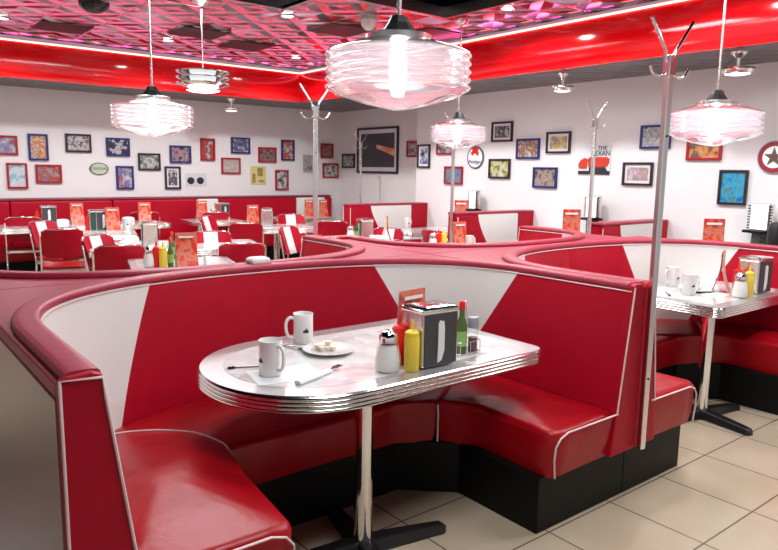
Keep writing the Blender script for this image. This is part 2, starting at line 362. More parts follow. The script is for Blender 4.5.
def booth(name, label, x0, x1, yf, dirn, wc, b, xl, xr, wb, lw, rw, frontw, whites, arcs=True, seats=True, group=None, fillet=True):
    """U booth. x0,x1 inner sides; yf front plane, dirn +1 opens towards -Y; xl,xr,wb outer rectangle; lw,rw depth of side seats."""
    ex = (x0+x1)/2
    root = empty(name, (ex, yf, 0), label, 'booth', group=group)
    def T(p, z=None):      # (x,w[,z]) -> local
        return (p[0]-ex, dirn*p[1], p[2] if z is None else z)
    N = 96; Q, Nn, ln = upath(x0, x1, wc, b, N)
    def inner(k, z, o=0): q = Q[k]-Nn[k]*(rake(z)-o); return q
    # body
    outer = [(xr, .035), (xr, wb), (xl, wb), (xl, .035)]
    path = [tuple(Q[k]+Nn[k]*.035) for k in range(N+1)]; path[0] = (path[0][0], .035); path[-1] = (path[-1][0], .035)
    poly = path+outer
    MB().prism([T(p)[:2] if False else (p[0]-ex, dirn*p[1]) for p in poly], .26, .985).build('body', BRUSH, root, label='brushed steel side panel')
    cap = MB().prism([(p[0]-ex, dirn*p[1]) for p in poly], .985, 1.03); cap.build('cap_panel', CAPV, root, bevel=.008)
    # rim
    pr = []
    for k in range(14):
        a = 2*PI*k/14; cx_ = .036; ca, sa = math.cos(a), math.sin(a)
        pr.append((cx_+.044*math.copysign(abs(ca)**.5, ca), 1.039+.0175*math.copysign(abs(sa)**.7, sa)))
    L = []
    for k in range(N+1):
        yo = .02 if k in (0, N) else 0
        L.append([T((Q[k].x+Nn[k].x*n, Q[k].y+Nn[k].y*n+yo, z)) for n, z in pr])
    MB().loops(L).build('rim', CAPV, root, smooth=50)
    # backs
    def back(t0, t1, b0, b1, nm, m, pleats=False, nz=8):
        nu = max(3, int(abs(t1-t0)*N)+1); rows = []
        def P(t, z, o):
            f = t*N; i = min(N-1, max(0, int(f))); u = f-i; q = Q[i].lerp(Q[i+1], u); n = Nn[i].lerp(Nn[i+1], u); q = q-n*(rake(z)-o); return T((q.x, max(.02, q.y), z))
        mb = MB(); G = [[], []]
        for side, o in ((0, 0), (1, .04)):
            for i in range(nu+1):
                row = []
                for j in range(nz+1):
                    v = j/nz; z = .44+(1.025-.44)*v
                    ta = b0+(t0-b0)*v; tb = b1+(t1-b1)*v
                    e = 0
                    if side == 0 and not pleats:
                        e = -.012*(1-(2*i/nu-1)**6)*(1-(2*v-1)**6)
                    row.append(P(ta+(tb-ta)*i/nu, z, o+e))
                G[side].append(row)
        n1 = nz+1; vs = [p for sd in G for r_ in sd for p in r_]; off = (nu+1)*n1; fs = []
        for i in range(nu):
            for j in range(nz):
                a = i*n1+j; fs.append((a, a+n1, a+n1+1, a+1)); fs.append((off+a, off+a+1, off+a+n1+1, off+a+n1))
        for i in range(nu):
            for j in (0, nz): a = i*n1+j; fs.append((a, a+n1, off+a+n1, off+a))
        for j in range(nz):
            for i in (0, nu): a = i*n1+j; fs.append((a, a+1, off+a+1, off+a))
        mb.add(vs, fs)
        ob = mb.build(nm, m, root, smooth=50)
        if pleats:
            me = ob.data; uv = me.uv_layers.new(name='UVMap')
            for lp in me.loops:
                idx = lp.vertex_index % off; uv.data[lp.index].uv = ((idx//n1)/nu*(t1-t0)*8, (idx % n1)/nz)
        return ob
    (la, lb, lc, ld), (ra, rb, rc, rd), seam = whites
    back(.0, la, .0, lc, 'side_back', VINYL)
    back(la, lb, lc, ld, 'corner_panel', PLEAT, True).__setitem__('label', 'white pleated corner panel')
    back(lb, seam, ld, seam, 'back_panel', VINYL); back(seam, ra, seam, rc, 'back_panel', VINYL)
    back(ra, rb, rc, rd, 'corner_panel', PLEAT, True).__setitem__('label', 'white pleated corner panel')
    back(rb, 1.0, rd, 1.0, 'side_back', VINYL)
    # piping under the rim
    MB().tube([T((Q[k].x-Nn[k].x*.006, Q[k].y-Nn[k].y*.006, 1.019)) for k in range(N+1)], .0036, 6).build('piping', PIPE, root, smooth=60)
    # end faces and their piping
    for sgn, xo, xi in ((-1, xl, x0), (1, xr, x1)):
        zz = [1.052, .8, .6, .46, .25]
        pts = [(xo, 1.035), (xo, .25)]+[(xi-sgn*(rake(z)+.004), z) for z in (.25, .46, .7, .985)]+[(xi-sgn*.006, 1.045), (xi+sgn*.02, 1.054), (xo-sgn*.02, 1.05)]
        A = [T((p[0], -.012, p[1])) for p in pts]; B = [T((p[0], .034, p[1])) for p in pts]
        MB().loops([A, B]).build('end_panel', VINYL, root, bevel=.006)
        inner_l = [T((xi-sgn*(rake(z)+.002), -.014, z)) for z in (.455, .6, .8, .985, 1.04)]
        outer_l = [T((xo, -.014, z)) for z in (1.045, .7, .25)]
        full = inner_l+outer_l if abs(xo-xi) > .09 else inner_l
        MB().tube(full, .0042, 6).build('piping', PIPE, root, smooth=60)
    if arcs: MB().box(xl-.003-ex, xl+.012-ex, .036, wb, 0, .984).build('side_sheet', BRUSH, root, label='brushed steel outer sheet')
    # plinth
    fl, fr, fb = x0+lw-.05, x1-rw-.03, frontw+.02
    cl = .0
    pl = [(xl, .035), (fl, .035), (fl, fb-.18), (fl+.2, fb), (fr-.22, fb), (fr, fb-.2), (fr, .035), (xr, .035), (xr, wb-.02), (xl, wb-.02)]
    MB().prism([(p[0]-ex, dirn*p[1]) for p in pl], 0, .255).build('plinth', BLACK, root, bevel=.004)
    # cushions
    def tl(ps): return [(p[0]-ex, dirn*p[1]) for p in ps]
    xi0, xi1 = x0+.06, x1-.066
    # back cushion: hull of the arc and the front line
    arc = [Q[k]-Nn[k]*.07 for k in range(int(.17*N), int(.79*N)+1)]
    pb = [tuple(p) for p in arc]+[(x1-rw-.10, frontw-.09), (x1-rw-.26, frontw), (x0+lw-.2, frontw), (x0+.12, frontw-.02)]
    pb = dense(pb)
    cushion(tl(pb), .25, .45, .02).build('back_seat', SEATV, root, smooth=60)
    # right cushion
    a2 = [Q[k]-Nn[k]*.07 for k in range(int(.79*N), N+1, 3)]
    prr = [tuple(p) for p in a2]; prr[-1] = (xi1, 0.0); prr += [(x1-rw+.03, -.01), (x1-rw, .02), (x1-rw, .44), (x1-rw-.10, frontw-.09)]
    rc_ = cushion(tl(dense(prr)), .25, .462, .025); rc_.build('right_seat', SEATV, root, smooth=60)
    xs = x1-rw
    MB().tube([T(p) for p in ((xi1, -.012, .452), (xs+.09, -.014, .452), (xs+.04, -.014, .435), (xs+.012, -.012, .40), (xs+.008, -.010, .34), (xs+.02, -.008, .26))], .0042, 6).build('piping', PIPE, root, smooth=60)
    MB().tube([T(p) for p in ((xs-.105, frontw-.1, .44), (xs-.112, frontw-.112, .40), (xs-.108, frontw-.108, .26))], .005, 6).build('piping', PIPE, root, smooth=60)
    # left cushion with a rounded inner end
    e = x0+lw
    if arcs:
        pll = [(x0+.02, 0), (e-.075, -.01), (e-.052, .02), (e+.0, .42), (e+.035, .60), (e+.045, .73), (e+.005, .87), (e-.09, .975), (e-.2, 1.04), (e-.32, 1.06), (x0+.17, 1.03), (x0+.06, .93)]
    else: pll = [(x0+.02, 0), (e-.03, -.01), (e, .02), (e, .5), (e-.1, .62), (x0+.02, .75)]
    pll = dense(pll)
    cushion(tl(pll), .25, .475, .045).build('left_seat', SEATV, root, smooth=60)
    if arcs:
        top = [(x0+.075, .92, .474), (x0+.17, 1.015, .474), (e-.32, 1.045, .474), (e-.205, 1.026, .474), (e-.098, .963, .474), (e-.008, .86, .474), (e+.034, .73, .472), (e+.040, .66, .462), (e+.042, .62, .43), (e+.04, .60, .36)]
        MB().tube([T(p) for p in smoothpts(top)], .0042, 6).build('piping', PIPE, root, smooth=60)
    ee = e-.052 if arcs else e
    MB().tube([T(p) for p in ((x0+.05, -.014, .462), (ee-.09, -.016, .462), (ee-.04, -.016, .445), (ee-.012, -.014, .41), (ee-.008, -.012, .34), (ee-.02, -.010, .26))], .0042, 6).build('piping', PIPE, root, smooth=60)
    return root
def dense(poly, step=.07):
    out = []
    n = len(poly)
    for i in range(n):
        a, b = Vector(poly[i]), Vector(poly[(i+1) % n]); k = max(1, int((b-a).length/step))
        for j in range(k): p = a.lerp(b, j/k); out.append((p.x, p.y))
    return out
def smoothpts(P, n=6):
    P = [Vector(p) for p in P]; out = []
    for i in range(len(P)-1):
        p0, p1, p2, p3 = P[max(0, i-1)], P[i], P[i+1], P[min(len(P)-1, i+2)]
        for j in range(n):
            t = j/n; out.append(.5*((2*p1)+(p2-p0)*t+(2*p0-5*p1+4*p2-p3)*t*t+(3*p1-p0-3*p2+p3)*t**3))
    out.append(P[-1]); return [tuple(p) for p in out]
WH = ((.15, .371, .23, .31), (.656, .848, .735, .77), .515)
WHM = ((1-.848, 1-.656, 1-.77, 1-.735), (1-.371, 1-.15, 1-.31, 1-.23), .485)
booth('corner_booth', 'nearest red vinyl U-shaped booth with white corner panels around the rounded table', .455, 2.785, 1.70, 1, .55, .88, .36, 2.866, 1.508, .60, .53, .70, WH)
booth('corner_booth', 'red vinyl U-shaped booth at the right behind the tall chrome coat pole', 2.95, 5.2, 1.70, 1, .50, .78, 2.870, 5.30, 1.508, .50, .49, .62, WHM, arcs=False)
booth('corner_booth', 'U-shaped booth backing onto the nearest booth, opening towards the loose chairs', .455, 2.70, 4.42, -1, .42, .71, .36, 2.866, 1.208, .5, .5, .55, WHM, arcs=False)
booth('corner_booth', 'U-shaped booth backing onto the right booth, opening towards the far framed wall', 3.04, 4.97, 4.24, -1, .3, .66, 2.870, 5.07, 1.028, .45, .45, .5, WHM, arcs=False)
# straight booths along the right wall
def wall_booth(y, xa, label, z=1.08):
    root = empty('wall_booth', ((xa+WX)/2, y, 0), label, 'booth', group=None)
    ex = (xa+WX)/2; l = WX-xa-.01; x0 = -l/2; x1 = l/2
    MB().box(x0, x1, -.05, .05, .02, z-.03).build('body', VINYL, root)
    MB().box(x0-.01, x1, -.085, .085, z-.025, z).build('rim', CAPV, root, bevel=.008)
    for s in (-1, 1):
        def pane(pts, nm, m, d=.03, lab=None):
            A = [(p[0], s*.05, p[1]) for p in pts]; B = [(p[0]*1.0, s*(.05+d), p[1]) for p in pts]
            o = MB().loops([A, B]).build(nm, m, root, bevel=.006)
            if lab: o['label'] = lab
        cur = [(x0+.25*l+.27*l*t**1.5, z-.027-(z-.5)*t) for t in [i/8 for i in range(9)]]
        pane([(x0, z-.027)]+cur+[(x0, .455)], 'side_back', VINYL)
        pane(cur+[(x0+.78*l, .455), (x0+.78*l, z-.027)], 'corner_panel', PLEAT, .028, 'white middle panel of the backrest')
        pane([(x0+.78*l, z-.027), (x0+.78*l, .455), (x1, .455), (x1, z-.027)], 'side_back', VINYL)
        MB().tube([(x0+.002, s*.082, z-.05), (x0+.002, s*.085, .3)], .005, 6).build('piping', PIPE, root)
        poly = dense([(x0, s*.08), (x1, s*.08), (x1, s*.52), (x0, s*.52)])
        cushion(poly, .25, .45, .02).build('seat', SEATV, root, smooth=60)
        MB().box(x0+.02, x1, min(s*.05, s*.48), max(s*.05, s*.48), 0, .25).build('plinth', BLACK, root)
    return root
wall_booth(7.75, 5.42, 'farthest of the red and white booth backs against the right-hand wall')
wall_booth(5.72, 5.50, 'red and white booth back below the oval winged sign')
wall_booth(3.90, 5.66, 'red and white booth back below the red truck sign')
wall_booth(2.05, 5.75, 'booth back at the right edge, beyond the right-hand corner booth')
# wall banquette
bq = empty('wall_banquette', (2.5, WY-.3, 0), 'long red banquette with white sections along the left-hand far wall', 'banquette')
BL, BR = -4.0-2.5, 7.0-2.5
MB().box(BL, BR, .16, .28, .0, 1.05).build('body', VINYL, bq)
MB().box(BL, BR, .10, .29, 1.05, 1.085).build('rim', mat('banquette_rim', (.22, .03, .05), .4), bq, bevel=.01)
xs = [BL, -2.2-2.5, -1.0-2.5, .35-2.5, 1.75-2.5, 3.1-2.5, 4.42-2.5, 4.78-2.5, 6.25-2.5, 6.85-2.5, BR]
for i in range(len(xs)-1):
    wht = i in (7-1, 9-1)
    MB().box(xs[i]+.004, xs[i+1]-.004, .07, .16, .44, 1.045).build('back_panel', PLEAT if wht else VINYL, bq, bevel=.02, label='white back section' if wht else None)
MB().box(BL, BR, -.35, .12, .27, .45).build('seat', SEATV, bq, bevel=.03)
MB().box(BL, BR, -.28, .2, 0, .27).build('plinth', BLACK, bq)
# ================================================================== TABLES
def outline_round(poly, r, seg=6):
    out = []; n = len(poly)
    for i in range(n):
        p, a, b = Vector(poly[i][:2]), Vector(poly[i-1][:2]), Vector(poly[(i+1) % n][:2]); rr = poly[i][2] if len(poly[i]) > 2 else r
        da = (a-p).normalized(); db = (b-p).normalized(); ang = da.angle(db); d = rr/math.tan(ang/2)
        c = p+(da+db).normalized()*(rr/math.sin(ang/2)); s0 = p+da*d-c; s1 = p+db*d-c
        a0 = math.atan2(s0.y, s0.x); a1 = math.atan2(s1.y, s1.x); dl = (a1-a0+PI) % (2*PI)-PI; k = max(seg, int(rr/.03))
        for j in range(k+1): t = a0+dl*j/k; out.append((c.x+rr*math.cos(t), c.y+rr*math.sin(t)))
    return out
def inset(poly, d):
    out = []; n = len(poly)
    for i in range(n):
        t = Vector(poly[(i+1) % n])-Vector(poly[i-1]); t.normalize(); nn = Vector((-t.y, t.x)); p = Vector(poly[i])+nn*d; out.append((p.x, p.y))
    return out
def table_parts(root, pm, r0, ins, legs, base_rot=R(-12), ribs=4, top=.76, base_r=.34):
    poly = outline_round(pm, r0); cxm = sum(p[0] for p in pm)/4; cym = sum(p[1] for p in pm)/4
    inner_poly = outline_round([(p[0]-math.copysign(ins, p[0]-cxm), p[1]-math.copysign(ins, p[1]-cym), max(.015, (p[2] if len(p) > 2 else r0)-ins)) for p in pm], .02)
    pf = [(.0, top)]
    h = .062
    for i in range(ribs):
        z0 = top-.004-h*i/ribs; z1 = top-.004-h*(i+1)/ribs
        for t in (.1, .3, .5, .7, .9): pf.append((-.0065*math.sin(PI*t), z0+(z1-z0)*t))
        pf.append((.001, z1))
    pf.append((.02, top-h-.004)); 
    inn = inner_poly
    L = [[(*inset(poly, n)[i], z) for i in range(len(poly))] for n, z in [(.004, top-.001)]+pf[1:]+[(.03, top-h-.004)]]
    MB().loops(L, closed_sweep=False, cap0=False, cap1=False).build('metal_edge', ALU, root, smooth=35, label='ribbed metal edge')
    MB().prism(inset(poly, .0035), top-.03, top).build('border', BORD, root, label='brushed metal border of the tabletop')
    MB().prism(inn, top-.02, top+.0008).build('tabletop', LAM, root)
    MB().prism(inset(poly, .02), top-.055, top-.031).build('underside', BLACK, root)
    for lx, ly in legs:
        MB().lathe([(0, .03), (.06, .03), (.055, .045), (.038, .055), (.038, top-.062), (.09, top-.060), (.09, top-.054), (0, top-.054)], (lx, ly, 0), 28).build('column', CHROME, root, smooth=40)
        bm_ = MB()
        for k in range(4):
            a = base_rot+PI/2*k; d = Vector((math.cos(a), math.sin(a))); q = Vector((-d.y, d.x)); Lp = []
            for t, wd, hh in ((0, .05, .06), (.3, .042, .055), (.8, .034, .045), (.95, .034, .040), (1.0, .022, .03)):
                c = Vector((lx, ly))+d*base_r*t
                Lp.append([(c.x+q.x*wd, c.y+q.y*wd, .004), (c.x+q.x*wd*.75, c.y+q.y*wd*.75, hh), (c.x-q.x*wd*.75, c.y-q.y*wd*.75, hh), (c.x-q.x*wd, c.y-q.y*wd, .004)])
            bm_.loops(Lp)
        bm_.build('base', IRON, root, bevel=.006)
# main table
MT = (1.735, 2.35)
t = empty('booth_table', (*MT, 0), 'rounded cracked-ice diner table with ribbed metal edge in the nearest booth', 'table')
pm = [(-.72, -.445, .43), (.715, -.445, .07), (.715, .435, .07), (-.72, .435, .43)]
table_parts(t, pm, .07, .095, [(1.55-MT[0], 2.085-MT[1])], base_r=.39)
RT = (4.72, 2.25)
t = empty('booth_table', (*RT, 0), 'cracked-ice diner table with ribbed metal edge in the right-hand booth', 'table')
pm = [(-.66, -.36, .06), (.56, -.36, .3), (.56, .38, .3), (-.66, .38, .06)]
table_parts(t, pm, .07, .085, [(4.24-RT[0], 2.04-RT[1])], base_r=.36)
# wall tables
for (cx_, cy_, sx_, sy_, lab) in ((6.2, 5.0, 1.25, .66, 'pale booth table fixed to the right wall below the blue framed bikes picture'),
                             (6.2, 6.9, 1.25, .66, 'pale booth table at the right wall behind the booth back under the oval sign'),
                             (6.2, 3.0, 1.25, .66, 'booth table at the right wall below the black framed blue picture'),
                             ):
    t = empty('wall_table', (cx_, cy_, 0), lab, 'table')
    pm = [(-sx_/2, -sy_/2), (sx_/2, -sy_/2), (sx_/2, sy_/2), (-sx_/2, sy_/2)]
    table_parts(t, pm, .06, .07, [(-.15, 0)], ribs=3)
TB = [(6.2, 5.0, .62, .33), (6.2, 6.9, .62, .33), (6.2, 3.0, .62, .33)]
def free_table(x, y, rz, label, s=.42, sy=None):
    t = empty('diner_table', (x, y, 0), label, 'table', rz, 'loose diner tables'); TB.append((x, y, s, sy or s))
    if sy is None: sy = s
    pm = [(-s, -sy), (s, -sy), (s, sy), (-s, sy)]
    table_parts(t, pm, .07, .06, [(0, 0)], ribs=3, base_rot=R(45))
    return t
TZ = .761
free_table(2.15, 5.42, R(-15), 'pale diner table just behind the nearest booth, holding the yellow mustard bottle')
free_table(2.25, 6.95, R(-15), 'pale diner table with the big pale napkin holder, behind the rear-facing near chair')
free_table(3.02, 6.65, R(-15), 'pale diner table between the two facing white-striped chairs')
free_table(2.35, 8.55, R(-15), 'pale diner table with the dark green napkin dispenser at left')
free_table(4.62, 8.3, R(-15), 'pale diner table left of the far coat pole with a side chair drawn up', s=.5, sy=.38)
free_table(4.72, 6.42, R(0), 'pale table just behind the curved booth rim right of the second coat pole', s=.62, sy=.4)
free_table(5.0, 5.15, R(0), 'pale table behind the curved rims below the glowing round pendant', s=.4, sy=.35)
free_table(4.35, 9.75, 0, 'banquette table in front of the white banquette section', s=.38)
free_table(3.15, 9.8, 0, 'banquette table behind the orange card of the green dispenser table', s=.45, sy=.36)
free_table(1.98, 9.8, 0, 'banquette table crowded with dispensers at the far left', s=.55, sy=.36)
free_table(5.9, 9.75, 0, 'banquette table behind the second coat pole', s=.5, sy=.36)
# ================================================================== CHAIRS
def make_chair():
    r = empty('diner_chair', (0, 0, 0), 'red diner chair', 'chair')     # faces +Y
    cushion(dense(outline_round([(-.2, -.2), (.2, -.2), (.21, .2), (-.21, .2)], .05), .06), .42, .475, .015, .02).build('seat', SEATV, r, smooth=60)
    MB().loops([[(x*k, y*k, z) for x, y in outline_round([(-.205, -.205), (.205, -.205), (.215, .205), (-.215, .205)], .05)] for k, z in ((.99, .405), (1.02, .405), (1.02, .435), (.99, .435))], cap0=False, cap1=False, closed_sweep=True).build('seat_frame', CHROME, r, smooth=40)
    def bk(u, v, o):    # curved back
        x = u*.205; z = .56+v*.31; y = -.215-.10*v-.0+.055*(u*u) + o
        return (x, y, z)
    def slab(u0, u1, nm, m, ya, yb, lab=None, zr=1.0):
        A = []; nu = 8
        ring = []
        pts = []
        for i in range(nu+1): pts.append((u0+(u1-u0)*i/nu, 0))
        for j in range(1, 6): pts.append((u1, j/5))
        for i in range(nu-1, -1, -1): pts.append((u0+(u1-u0)*i/nu, 1))
        for j in range(4, 0, -1): pts.append((u0, j/5))
        def f(u, v):   # round the corners
            vv = v
            if v > .9: vv = v-.10*max(0, abs(u)-.75)/.25
            if v < .1: vv = v+.12*max(0, abs(u)-.75)/.25
            return u, vv
        # grid front and rear
        mb = MB(); rows = []
        for side in (ya, yb):
            for i in range(nu+1):
                for j in range(6):
                    u, v = f(u0+(u1-u0)*i/nu, j/5); rows.append(bk(u, v, side))
        off = (nu+1)*6; fs = []
        for i in range(nu):
            for j in range(5):
                a = i*6+j; fs += [(a, a+6, a+7, a+1), (off+a, off+a+1, off+a+7, off+a+6)]
            for j in (0, 5): a = i*6+j; fs.append((a, a+6, off+a+6, off+a))
        for j in range(5):
            for i in (0, nu): a = i*6+j; fs.append((a, a+1, off+a+1, off+a))
        mb.add(rows, fs); o = mb.build(nm, m, r, smooth=45)
        if lab: o['label'] = lab
    slab(-1, 1, 'backrest', VINYL, -.018, .018)
    slab(-.36, .36, 'back_stripe', WHITE, .019, .026, 'white centre stripe')
    e = [bk(u/10, 1-.1*max(0, abs(u/10)-.75)/.25, 0) for u in range(-10, 11)]
    MB().tube([(p[0], p[1], p[2]+.008) for p in e], .006, 6).build('back_trim', CHROME, r, smooth=60)
    for s in (-1, 1):
        MB().tube(smoothpts([(s*.212, -.245, .80), (s*.212, -.20, .58), (s*.215, -.17, .42), (s*.215, -.19, .25), (s*.215, -.26, .012)], 4), .0115, 8).build('rear_leg', CHROME, r, smooth=60)
        MB().tube(smoothpts([(s*.2, -.15, .40), (s*.2, .15, .40), (s*.2, .20, .37), (s*.205, .22, .2), (s*.21, .24, .012)], 4), .0115, 8).build('front_leg', CHROME, r, smooth=60)
    return r
CH = make_chair()
def chair(px, py, face, label, ztop=.88):
    p = atZ(px, py, ztop); a = R(face)
    put(CH, (p.x+math.cos(a)*.3, p.y+math.sin(a)*.3, 0), label, a-PI/2)
chair(120, 245, 78, 'rear-facing red chair nearest the front booth rim, left of the mustard bottle')
chair(93, 235, -55, 'white-striped side chair next to the nearest rear-facing chair at left')
chair(62, 229, 78, 'rear-facing red chair, second row, between two white-striped side chairs')
chair(39, 221, -55, 'white-striped side chair at far left, beside the seat with visible legs')
chair(23, 217, 78, 'farthest left rear-facing red chair with its seat in view')
chair(242, 243, 66, 'rear-facing red chair with white napkin bundle in front, left of the coat pole')
chair(246, 223, 66, 'rear-facing red chair just behind another one near the centre-left')
chair(285, 226, -60, 'white-striped side chair just left of the second coat pole')
chair(210, 231, 258, 'chair facing the camera with white stripe, left of the nested rear-facing pair')
chair(204, 216, -50, 'white-striped side chair behind the camera-facing striped chair')
chair(290, 214, 258, 'striped chair facing the camera at the far side of the pole table')
chair(216, 212, 78, 'small far rear-facing chair below the white banquette section')
chair(145, 212, 78, 'far rear-facing chair with an orange card behind it, below the banquette')
chair(332, 221, 60, 'far chair right behind the second coat pole')
chair(390, 228, 180+20, 'chair at the table behind the curved rim, right side')
chair(431, 230, 0, 'chair with a chrome hoop beside the table of red bottles behind the rim')
# ================================================================== TABLE-TOP THINGS
def squeeze(name, m, col):
    r = empty(name, (0, 0, 0), name, 'bottle')
    MB().lathe([(0, 0), (.028, 0), (.031, .004), (.031, .13), (.028, .14), (0, .14)], seg=24).build('bottle', m, r, smooth=40)
    MB().lathe([(0, .14), (.029, .14), (.029, .155), (.022, .162), (.008, .168), (.005, .205), (0, .207)], seg=20).build('nozzle_cap', m, r, smooth=40)
    return r
KETCH = squeeze('ketchup_bottle', KET, 'red'); MUST = squeeze('mustard_bottle', YEL, 'yellow')
def make_shaker():
    r = empty('sugar_shaker', (0, 0, 0), 'sugar', 'shaker')
    MB().lathe([(0, .001), (.044, .001), (.052, .01), (.053, .04), (.045, .09), (.037, .115), (.034, .125)], seg=40, rip=.015).build('glass_jar', GLASS, r, smooth=60)
    MB().lathe([(0, .004), (.040, .004), (.046, .012), (.047, .04), (.039, .088), (.031, .112), (0, .114)], seg=40).build('sugar', SUGAR, r, smooth=60)
    MB().lathe([(.034, .118), (.038, .12), (.038, .137), (.034, .152), (.024, .163), (.008, .169), (0, .170)], seg=28).build('lid', CHROME, r, smooth=50)
    return r
SHK = make_shaker()
def make_disp(m):
    r = empty('napkin_dispenser', (0, 0, 0), 'napkins', 'napkin dispenser')
    MB().box(-.094, .094, -.07, .07, .004, .228).build('body', CHROME2, r, bevel=.008)
    for s in (-1, 1):
        MB().box(-.085, .085, s*.071-.003, s*.071+.003, .008, .222).build('face_plate', m, r, bevel=.003)
        a = [(-.014, .02), (.006, .03), (.02, .07), (.02, .16), (.016, .19), (-.004, .195), (-.012, .18), (-.012, .1)]
        MB().loops([[(x-.005, s*.0745, z) for x, z in a], [(x-.005, s*.079, z) for x, z in a]]).build('napkins', PAPER, r)
    MB().loops([[(x*k, y*k, z) for x, y in outline_round([(-.098, -.075), (.098, -.075), (.098, .075), (-.098, .075)], .012)] for k, z in ((1, .226), (1.02, .230), (1, .240), (.85, .248), (.3, .252))]).build('lid', CHROME, r, smooth=40)
    return r
DSP = make_disp(GREY); DSG = make_disp(DKGREEN); DSG.name = 'napkin_dispenser'
FLY = picmat('tent_card_print', [(.75, .015, .01), (.9, .03, .02), (.95, .13, .04), (.85, .3, .2), (.7, .015, .01)], 11, seed=2)
def make_card(h=.28, w_=.165):
    r = empty('menu_card', (0, 0, 0), 'card', 'menu card')
    n = 8; F = []; B = []
    for i in range(n+1):
        t = i/n; y = -.055+.05*t+.018*math.sin(PI*t); F.append(((y), h*t))
    fr = MB().loops([[(-w_/2, y, z), (w_/2, y, z), (w_/2, y+.0015, z), (-w_/2, y+.0015, z)] for y, z in F]); fr.build('printed_face', FLY, r, smooth=60)
    bk = MB().loops([[(-w_/2, -y, z), (w_/2, -y, z), (w_/2, -y-.0015, z), (-w_/2, -y-.0015, z)] for y, z in F]); bk.build('rear_face', CARD, r, smooth=60)
    MB().box(-w_/2+.02, w_/2-.03, -.0075, -.0035, h*.86, h*.91).build('white_heading', PAPER, r, tf=Matrix.Translation((0, -.009, 0)))
    return r
CRD = make_card(); CRB = make_card(.40, .19)
def make_mug():
    r = empty('mug', (0, 0, 0), 'mug', 'mug'); H_ = .138
    b = MB().lathe([(0, .0), (.040, .0), (.045, .006), (.045, H_-.004), (.047, H_), (.045, H_+.001), (.042, H_-.004), (.041, .012), (0, .01)], seg=36).build('body', CER, r, smooth=45)
    MB().tube(smoothpts([(.043, 0, .118), (.063, 0, .120), (.078, 0, .10), (.078, 0, .06), (.066, 0, .032), (.043, 0, .026)], 5), .0075, 10).build('handle', CER, r, smooth=60)
    L_ = mat('mug_print', (.03, .025, .03), .5)
    for base in (-95, 95):
        b_ = MB()
        for (z0, z1, a0, a1) in ((.056, .064, -.32, .28), (.062, .070, -.16, .2), (.068, .076, -.02, .1)):
            ps = [R(base)+a0+(a1-a0)*i/6 for i in range(7)]
            b_.loops([[(.0452*math.cos(a), .0452*math.sin(a), z0), (.0452*math.cos(a), .0452*math.sin(a), z1), (.0458*math.cos(a), .0458*math.sin(a), z1), (.0458*math.cos(a), .0458*math.sin(a), z0)] for a in ps])
        b_.build('printed_emblem', L_, b)
    return r
MUG = make_mug()
def make_plate():
    r = empty('plate', (0, 0, 0), 'plate', 'plate')
    MB().lathe([(0, .002), (.05, .0), (.06, .004), (.098, .016), (.1, .019), (.096, .0195), (.06, .009), (0, .008)], seg=40).build('dish', CER, r, smooth=50)
    return r
PLT = make_plate()
def make_creamer():
    r = MB().lathe([(0, 0), (.011, 0), (.015, .017), (.018, .018), (.018, .0195), (0, .0195)], seg=16).build('creamer_pot', mat('creamer_plastic', (.8, .68, .55), .4), None, smooth=40)
    tag(r, 'pot', 'creamer pot'); return r
CRM = make_creamer()
def make_hot():
    r = empty('sauce_bottle', (0, 0, 0), 'sauce', 'bottle')
    MB().lathe([(0, 0), (.02, 0), (.022, .004), (.022, .1), (.018, .12), (.011, .135), (.010, .175), (0, .175)], seg=20).build('bottle', SAUCE, r, smooth=50)
    MB().lathe([(0, .165), (.012, .165), (.012, .19), (.006, .195), (0, .195)], seg=16).build('cap', KET, r, smooth=50)
    MB().lathe([(.0225, .03), (.0228, .03), (.0228, .085), (.0225, .085)], seg=20).build('label_band', mat('green_label', (.25, .45, .12), .5), r)
    return r
HOT = make_hot()
def make_pepper():
    r = empty('pepper_shaker', (0, 0, 0), 'pepper', 'shaker')
    MB().lathe([(0, 0), (.02, 0), (.021, .004), (.019, .1)], seg=20).build('glass_jar', GLASS, r, smooth=50)
    MB().lathe([(0, .002), (.018, .002), (.018, .06), (0, .062)], seg=16).build('pepper', PEPPER, r, smooth=50)
    MB().lathe([(.02, .1), (.022, .1), (.022, .135), (.018, .14), (0, .14)], seg=20).build('lid', CAPG, r, smooth=40)
    return r
PEP = make_pepper()
def make_caddy():
    r = empty('wire_caddy', (0, 0, 0), 'caddy', 'caddy'); m = MB()
    for z in (.01, .06): m.tube([(x, y, z) for x, y in outline_round([(-.065, -.032), (.065, -.032), (.065, .032), (-.065, .032)], .02)], .0022, 6, closed=True)
    m.build('wire_rings', CHROME, r, smooth=60)
    for x in (-.06, 0, .06):
        for y in (-.032, .032): MB().tube([(x, y, .005), (x, y, .06)], .002, 6).build('wire_post', CHROME, r, smooth=60)
    MB().tube(smoothpts([(-.0, .0, .005), (.0, .0, .2), (.004, 0, .225), (-.006, 0, .235), (-.012, 0, .225)], 4), .002, 6).build('lifting_loop', CHROME, r, smooth=60)
    return r
CAD = make_caddy()
CUPM = MB().lathe([(0, 0), (.032, 0), (.038, .085), (.04, .087), (.036, .086), (.03, .006), (0, .006)], seg=24).build('steel_cup', CHROME2, None, smooth=50); tag(CUPM, 'cup', 'cup')
BUND = MB().loops([[(x*k, y*k, z) for x, y in outline_round([(-.08, -.06), (.08, -.06), (.08, .06), (-.08, .06)], .02)] for k, z in ((.95, 0), (1, .02), (.95, .045), (.7, .06), (.3, .064))]).build('napkin_stack', PAPER, None, smooth=50); tag(BUND, 'napkins', 'napkins')
